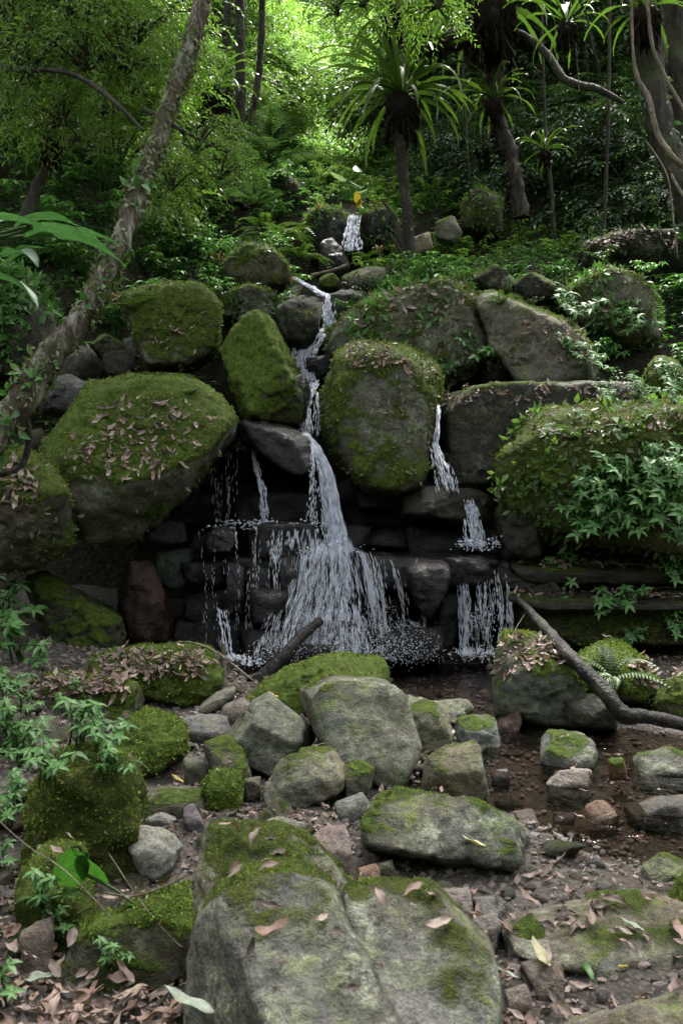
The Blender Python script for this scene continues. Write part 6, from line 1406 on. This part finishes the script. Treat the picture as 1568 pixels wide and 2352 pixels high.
# ------------------------------------------------------------------ dead leaves
LIT = []   # pos, dir, normal, length, width ratio, colour
def lit_drop(n, x0, x1, y0, y1, L0, L1, seed, clump=1.5, th=0., stack=0., onrock=.25, water=.08):
    rg = random.Random(seed)
    for i in range(n):
        y = rg.uniform(y0, y1); x = rg.uniform(x0, x1); h = drop(x, y, 6)
        if not h: continue
        if h[2] != 'ground' and (rg.random() > onrock or h[1].z < .6): continue
        if h[2] == 'ground' and h[0].z < -.02 and rg.random() > water: continue
        if float(fbm(np.array([[x * clump, y * clump, 7.]]), 2)[0]) < th + rg.gauss(0, .22): continue
        z = max(h[0].z, -.016)
        a = rg.uniform(0, 6.28); N = h[1] + Vector((rg.gauss(0, .35), rg.gauss(0, .35), 0))
        D = Vector((math.cos(a), math.sin(a), 0)); D = (D - N * D.dot(N) / N.length_squared)
        LIT.append(((h[0].x, h[0].y, z + .006 + rg.random() * stack), tuple(D), tuple(N), rg.uniform(L0, L1) * rg.uniform(.6, 1.35), rg.uniform(.26, .55), rg.random(), 'g'))
def lit_poly(n, poly, keys, L0, L1, seed, key='r'):
    rg = random.Random(seed); xs = [p[0] for p in poly]; ys = [p[1] for p in poly]
    for i in range(n):
        X = rg.uniform(min(xs), max(xs)); Y = rg.uniform(min(ys), max(ys))
        if not poly_in(np.array([X]), np.array([Y]), poly)[0]: continue
        h = seen(X, Y)
        if not h or h[2] not in keys or h[1].z < .12: continue
        N = h[1] + Vector((rg.gauss(0, .4), rg.gauss(0, .4), .2)); D = Vector((rg.gauss(0, 1), rg.gauss(0, 1), rg.gauss(0, 1))); D = D - N * D.dot(N) / N.length_squared
        LIT.append((tuple(h[0] + h[1] * .02), tuple(D), tuple(N), rg.uniform(L0, L1) * rg.uniform(.55, 1.3), rg.uniform(.26, .55), rg.random(), key))
lit_drop(4200, -1.3, 1.6, 2.0, 5.2, .028, .058, 1, 1.7, -.05, .01, .06)
lit_drop(1500, -1.5, -.15, 1.5, 3.1, .045, .09, 2, 1.0, -.6, .06, .08)
lit_drop(900, .3, 1.6, 1.8, 3.1, .035, .07, 3, 1.5, -.1, .02, .1)
lit_drop(1300, -2.2, .3, 3.2, 6.5, .035, .065, 4, 1.5, 0., .01, .12)
lit_drop(500, -2.6, 3.2, 6.0, 8.4, .06, .09, 5, 1.2, .1, .0, .35)
lit_drop(500, 1.0, 3.2, 4.2, 7.0, .05, .09, 6, 1.2, .2, .0, .2)
lit_poly(560, [(260, 915), (460, 925), (500, 960), (440, 1060), (330, 1190), (260, 1180), (120, 1060), (180, 1000)], ('A',), .05, .095, 10)
lit_poly(330, [(790, 795), (870, 790), (1000, 855), (1000, 880), (900, 860), (800, 850)], ('D',), .045, .085, 11)
lit_poly(80, [(780, 850), (990, 880), (960, 1000), (800, 960)], ('D',), .045, .085, 12)
lit_poly(500, [(1010, 912), (1030, 893), (1490, 880), (1490, 915), (1010, 930)], ('L',), .045, .085, 13)
lit_poly(420, [(820, 740), (900, 650), (1060, 640), (1100, 700), (980, 760), (900, 790)], ('E',), .06, .11, 14)
lit_poly(420, [(1180, 710), (1260, 735), (1360, 790), (1330, 850), (1230, 800)], ('F',), .06, .11, 15)
lit_poly(160, [(360, 740), (450, 760), (440, 840), (350, 800)], ('B',), .045, .085, 16)
lit_poly(420, [(215, 1500), (450, 1488), (500, 1530), (420, 1560), (250, 1560)], ('a1',), .045, .085, 17)
lit_poly(360, [(40, 1580), (90, 1555), (310, 1555), (300, 1590), (60, 1610)], ('a2',), .045, .085, 18)
lit_poly(240, [(1140, 1490), (1180, 1462), (1280, 1480), (1300, 1530), (1150, 1545)], ('a37',), .045, .085, 19)
lit_poly(120, [(0, 1080), (60, 1050), (100, 1130), (0, 1160)], ('J',), .07, .11, 20)
lit_poly(260, [(1350, 700), (1480, 700), (1500, 760), (1350, 780), (1300, 720)], ('P',), .045, .085, 21)
lit_poly(300, [(1360, 530), (1568, 530), (1568, 580), (1360, 570)], ('U8', 'hillside'), .08, .12, 22)
lit_poly(300, [(1180, 1283), (1568, 1283), (1568, 1310), (1180, 1300)], ('s1',), .06, .09, 23)
lit_poly(200, [(1180, 1352), (1568, 1358), (1568, 1380), (1180, 1372)], ('s2',), .06, .09, 24)
lit_poly(120, [(1240, 930), (1568, 920), (1568, 1000), (1200, 1010)], ('M',), .045, .085, 25)
lit_poly(20, [(600, 2000), (1100, 2050), (1100, 2300), (560, 2300)], ('f1', 'f2'), .035, .055, 26)
lit_poly(40, [(1180, 2070), (1568, 2080), (1568, 2180), (1200, 2160)], ('a33',), .05, .08, 27)
lit_poly(200, [(930, 1490), (1180, 1500), (1180, 1530), (930, 1530)], ('toe1', 's4'), .06, .08, 28)
lit_poly(160, [(1460, 1520), (1568, 1500), (1568, 1560), (1460, 1580)], ('a36', 'a38', 'ground'), .045, .085, 29)
def plen(l):
    x, y = to_px(np.array(l[0])); 
    return (l[3] / l[0][1] * 2000) if (-20 < x < 1588 and y < 2380) else 0
LIT.sort(key=plen, reverse=True)
LM = []
for i in range(14):
    V, F = fine_leaf(1.0, [.42, .5, .36, .58][i % 4], [.5, -.4, .9, .2, -.7][i % 5], [.15, -.2, .05][i % 3], .05, i); V[:, 2] += .03; r = np.full(len(V), (i + .5) / 14)
    me = make_mesh('dead_leaf', V, F, {'rnd': r}, True, (M_LITTER,)); LM.append(me)
for l in LIT[:290]:
    p, D, N, L, wr, c, k = l; i = min(13, int(c * 14)); o = link('dead_leaf', LM[i]); M = frames(np.array([D]), np.array([N]))[0]
    mm = Matrix([[M[a][b] for b in range(3)] for a in range(3)]).to_4x4(); o.matrix_world = Matrix.Translation(p) @ mm @ Matrix.Diagonal((L, L, L, 1))
    col = 'reddish brown' if c < .3 or .6 < c < .72 else 'pale pinkish'
    wh = 'in the leaf heap at the bottom left' if p[0] < -.15 and p[1] < 3.0 else 'on the gravel in the lower right' if p[0] > .2 and p[1] < 3.6 else 'on the ground between the stones'
    if k == 'r': wh = 'lying on a rock in the foreground'
    sz = 'large ' if L > .075 else 'small ' if L < .05 else ''; tag(o, sz + col + ' dead leaf ' + near_phrase(p), 'dead leaf', 'dead leaves ' + near_phrase(p))
rest = LIT[290:]
for pred, lab in ((lambda l: l[6] == 'g', 'brown leaf litter strewn over the gravel and stones'), (lambda l: l[6] != 'g', 'brown dead leaves scattered over the boulders and ledges')):
    q = [l for l in rest if pred(l)]
    P = np.array([l[0] for l in q]); L = np.array([l[3] for l in q]); V, F, r = leaves(P, np.array([l[1] for l in q]), np.array([l[2] for l in q]), L, L * np.array([l[4] for l in q]), 'litter', np.array([l[5] for l in q]))
    o = link('leaf_litter', make_mesh('leaf_litter', V, F, {'rnd': r}, False, (M_LITTER,))); tag(o, lab, 'leaf litter', kind='stuff')
M_PLEAF = leaf_material('pale_yellow_dead_leaf', [(.32, .29, .15), (.36, .33, .2)], .5, .15)
M_WLEAF = leaf_material('grey_green_dead_leaf', [(.2, .24, .18), (.26, .29, .22)], .5, .15)
for x, y, L, yaw, mat, lab in [(1120, 1955, .105, 1.5, M_PLEAF, 'pale yellow fallen leaf lying against the front of the long low boulder'), (55, 2262, .13, -1.9, M_WLEAF, 'large pale grey green leaf on the heap at the bottom left'), (1258, 2230, .11, .45, M_PLEAF, 'long pale leaf standing in the litter right of the cracked boulder'), (1195, 2262, .07, 1.4, M_WLEAF, 'pale flat leaf beside the flat grey brown stone'),
                           (1362, 2262, .09, .3, M_GRN, 'single green leaf in the brown litter at the bottom right'), (1478, 2150, .08, 1.2, M_WLEAF, 'whitish leaf on the wide flat slab'), (25, 2210, .12, .1, M_GRN, 'upright green leaf at the left edge of the leaf heap'), (640, 1605, .09, 1.2, M_YEL, 'yellow leaf beside the flat topped slab'), (325, 1593, .07, 2.0, M_YEL, 'bright yellow leaf at the right end of the flat topped slab'),
                           (500, 2330, .12, 1.5, M_WLEAF, 'pale blade like leaf at the bottom edge left of the cracked boulder'), (420, 1960, .0, 0, M_YEL, ''), (1395, 2235, .0, 0, M_GRN, ''), (1440, 2230, .055, 2.5, M_YEL, 'small yellow leaf by the small dark stone'), (420, 1805, .08, 1.1, M_YEL, 'yellowing leaf in the gap beside the long flat stone')]:
    if not L: continue
    h = seen(x, y); V, F = fine_leaf(L, L * .45, .3, .12, .03, int(x)); r = np.full(len(V), .5)
    o = link('fallen_leaf', make_mesh('fallen_leaf', V, F, {'rnd': r}, True, (mat,)), None, tuple(h[0] + h[1] * .012)); o.rotation_euler = (.35, .15, yaw); tag(o, lab, 'leaf')
for d_ in list(bpy.data.objects):
    if d_.get('group') is None and 'group' in d_: del d_['group']
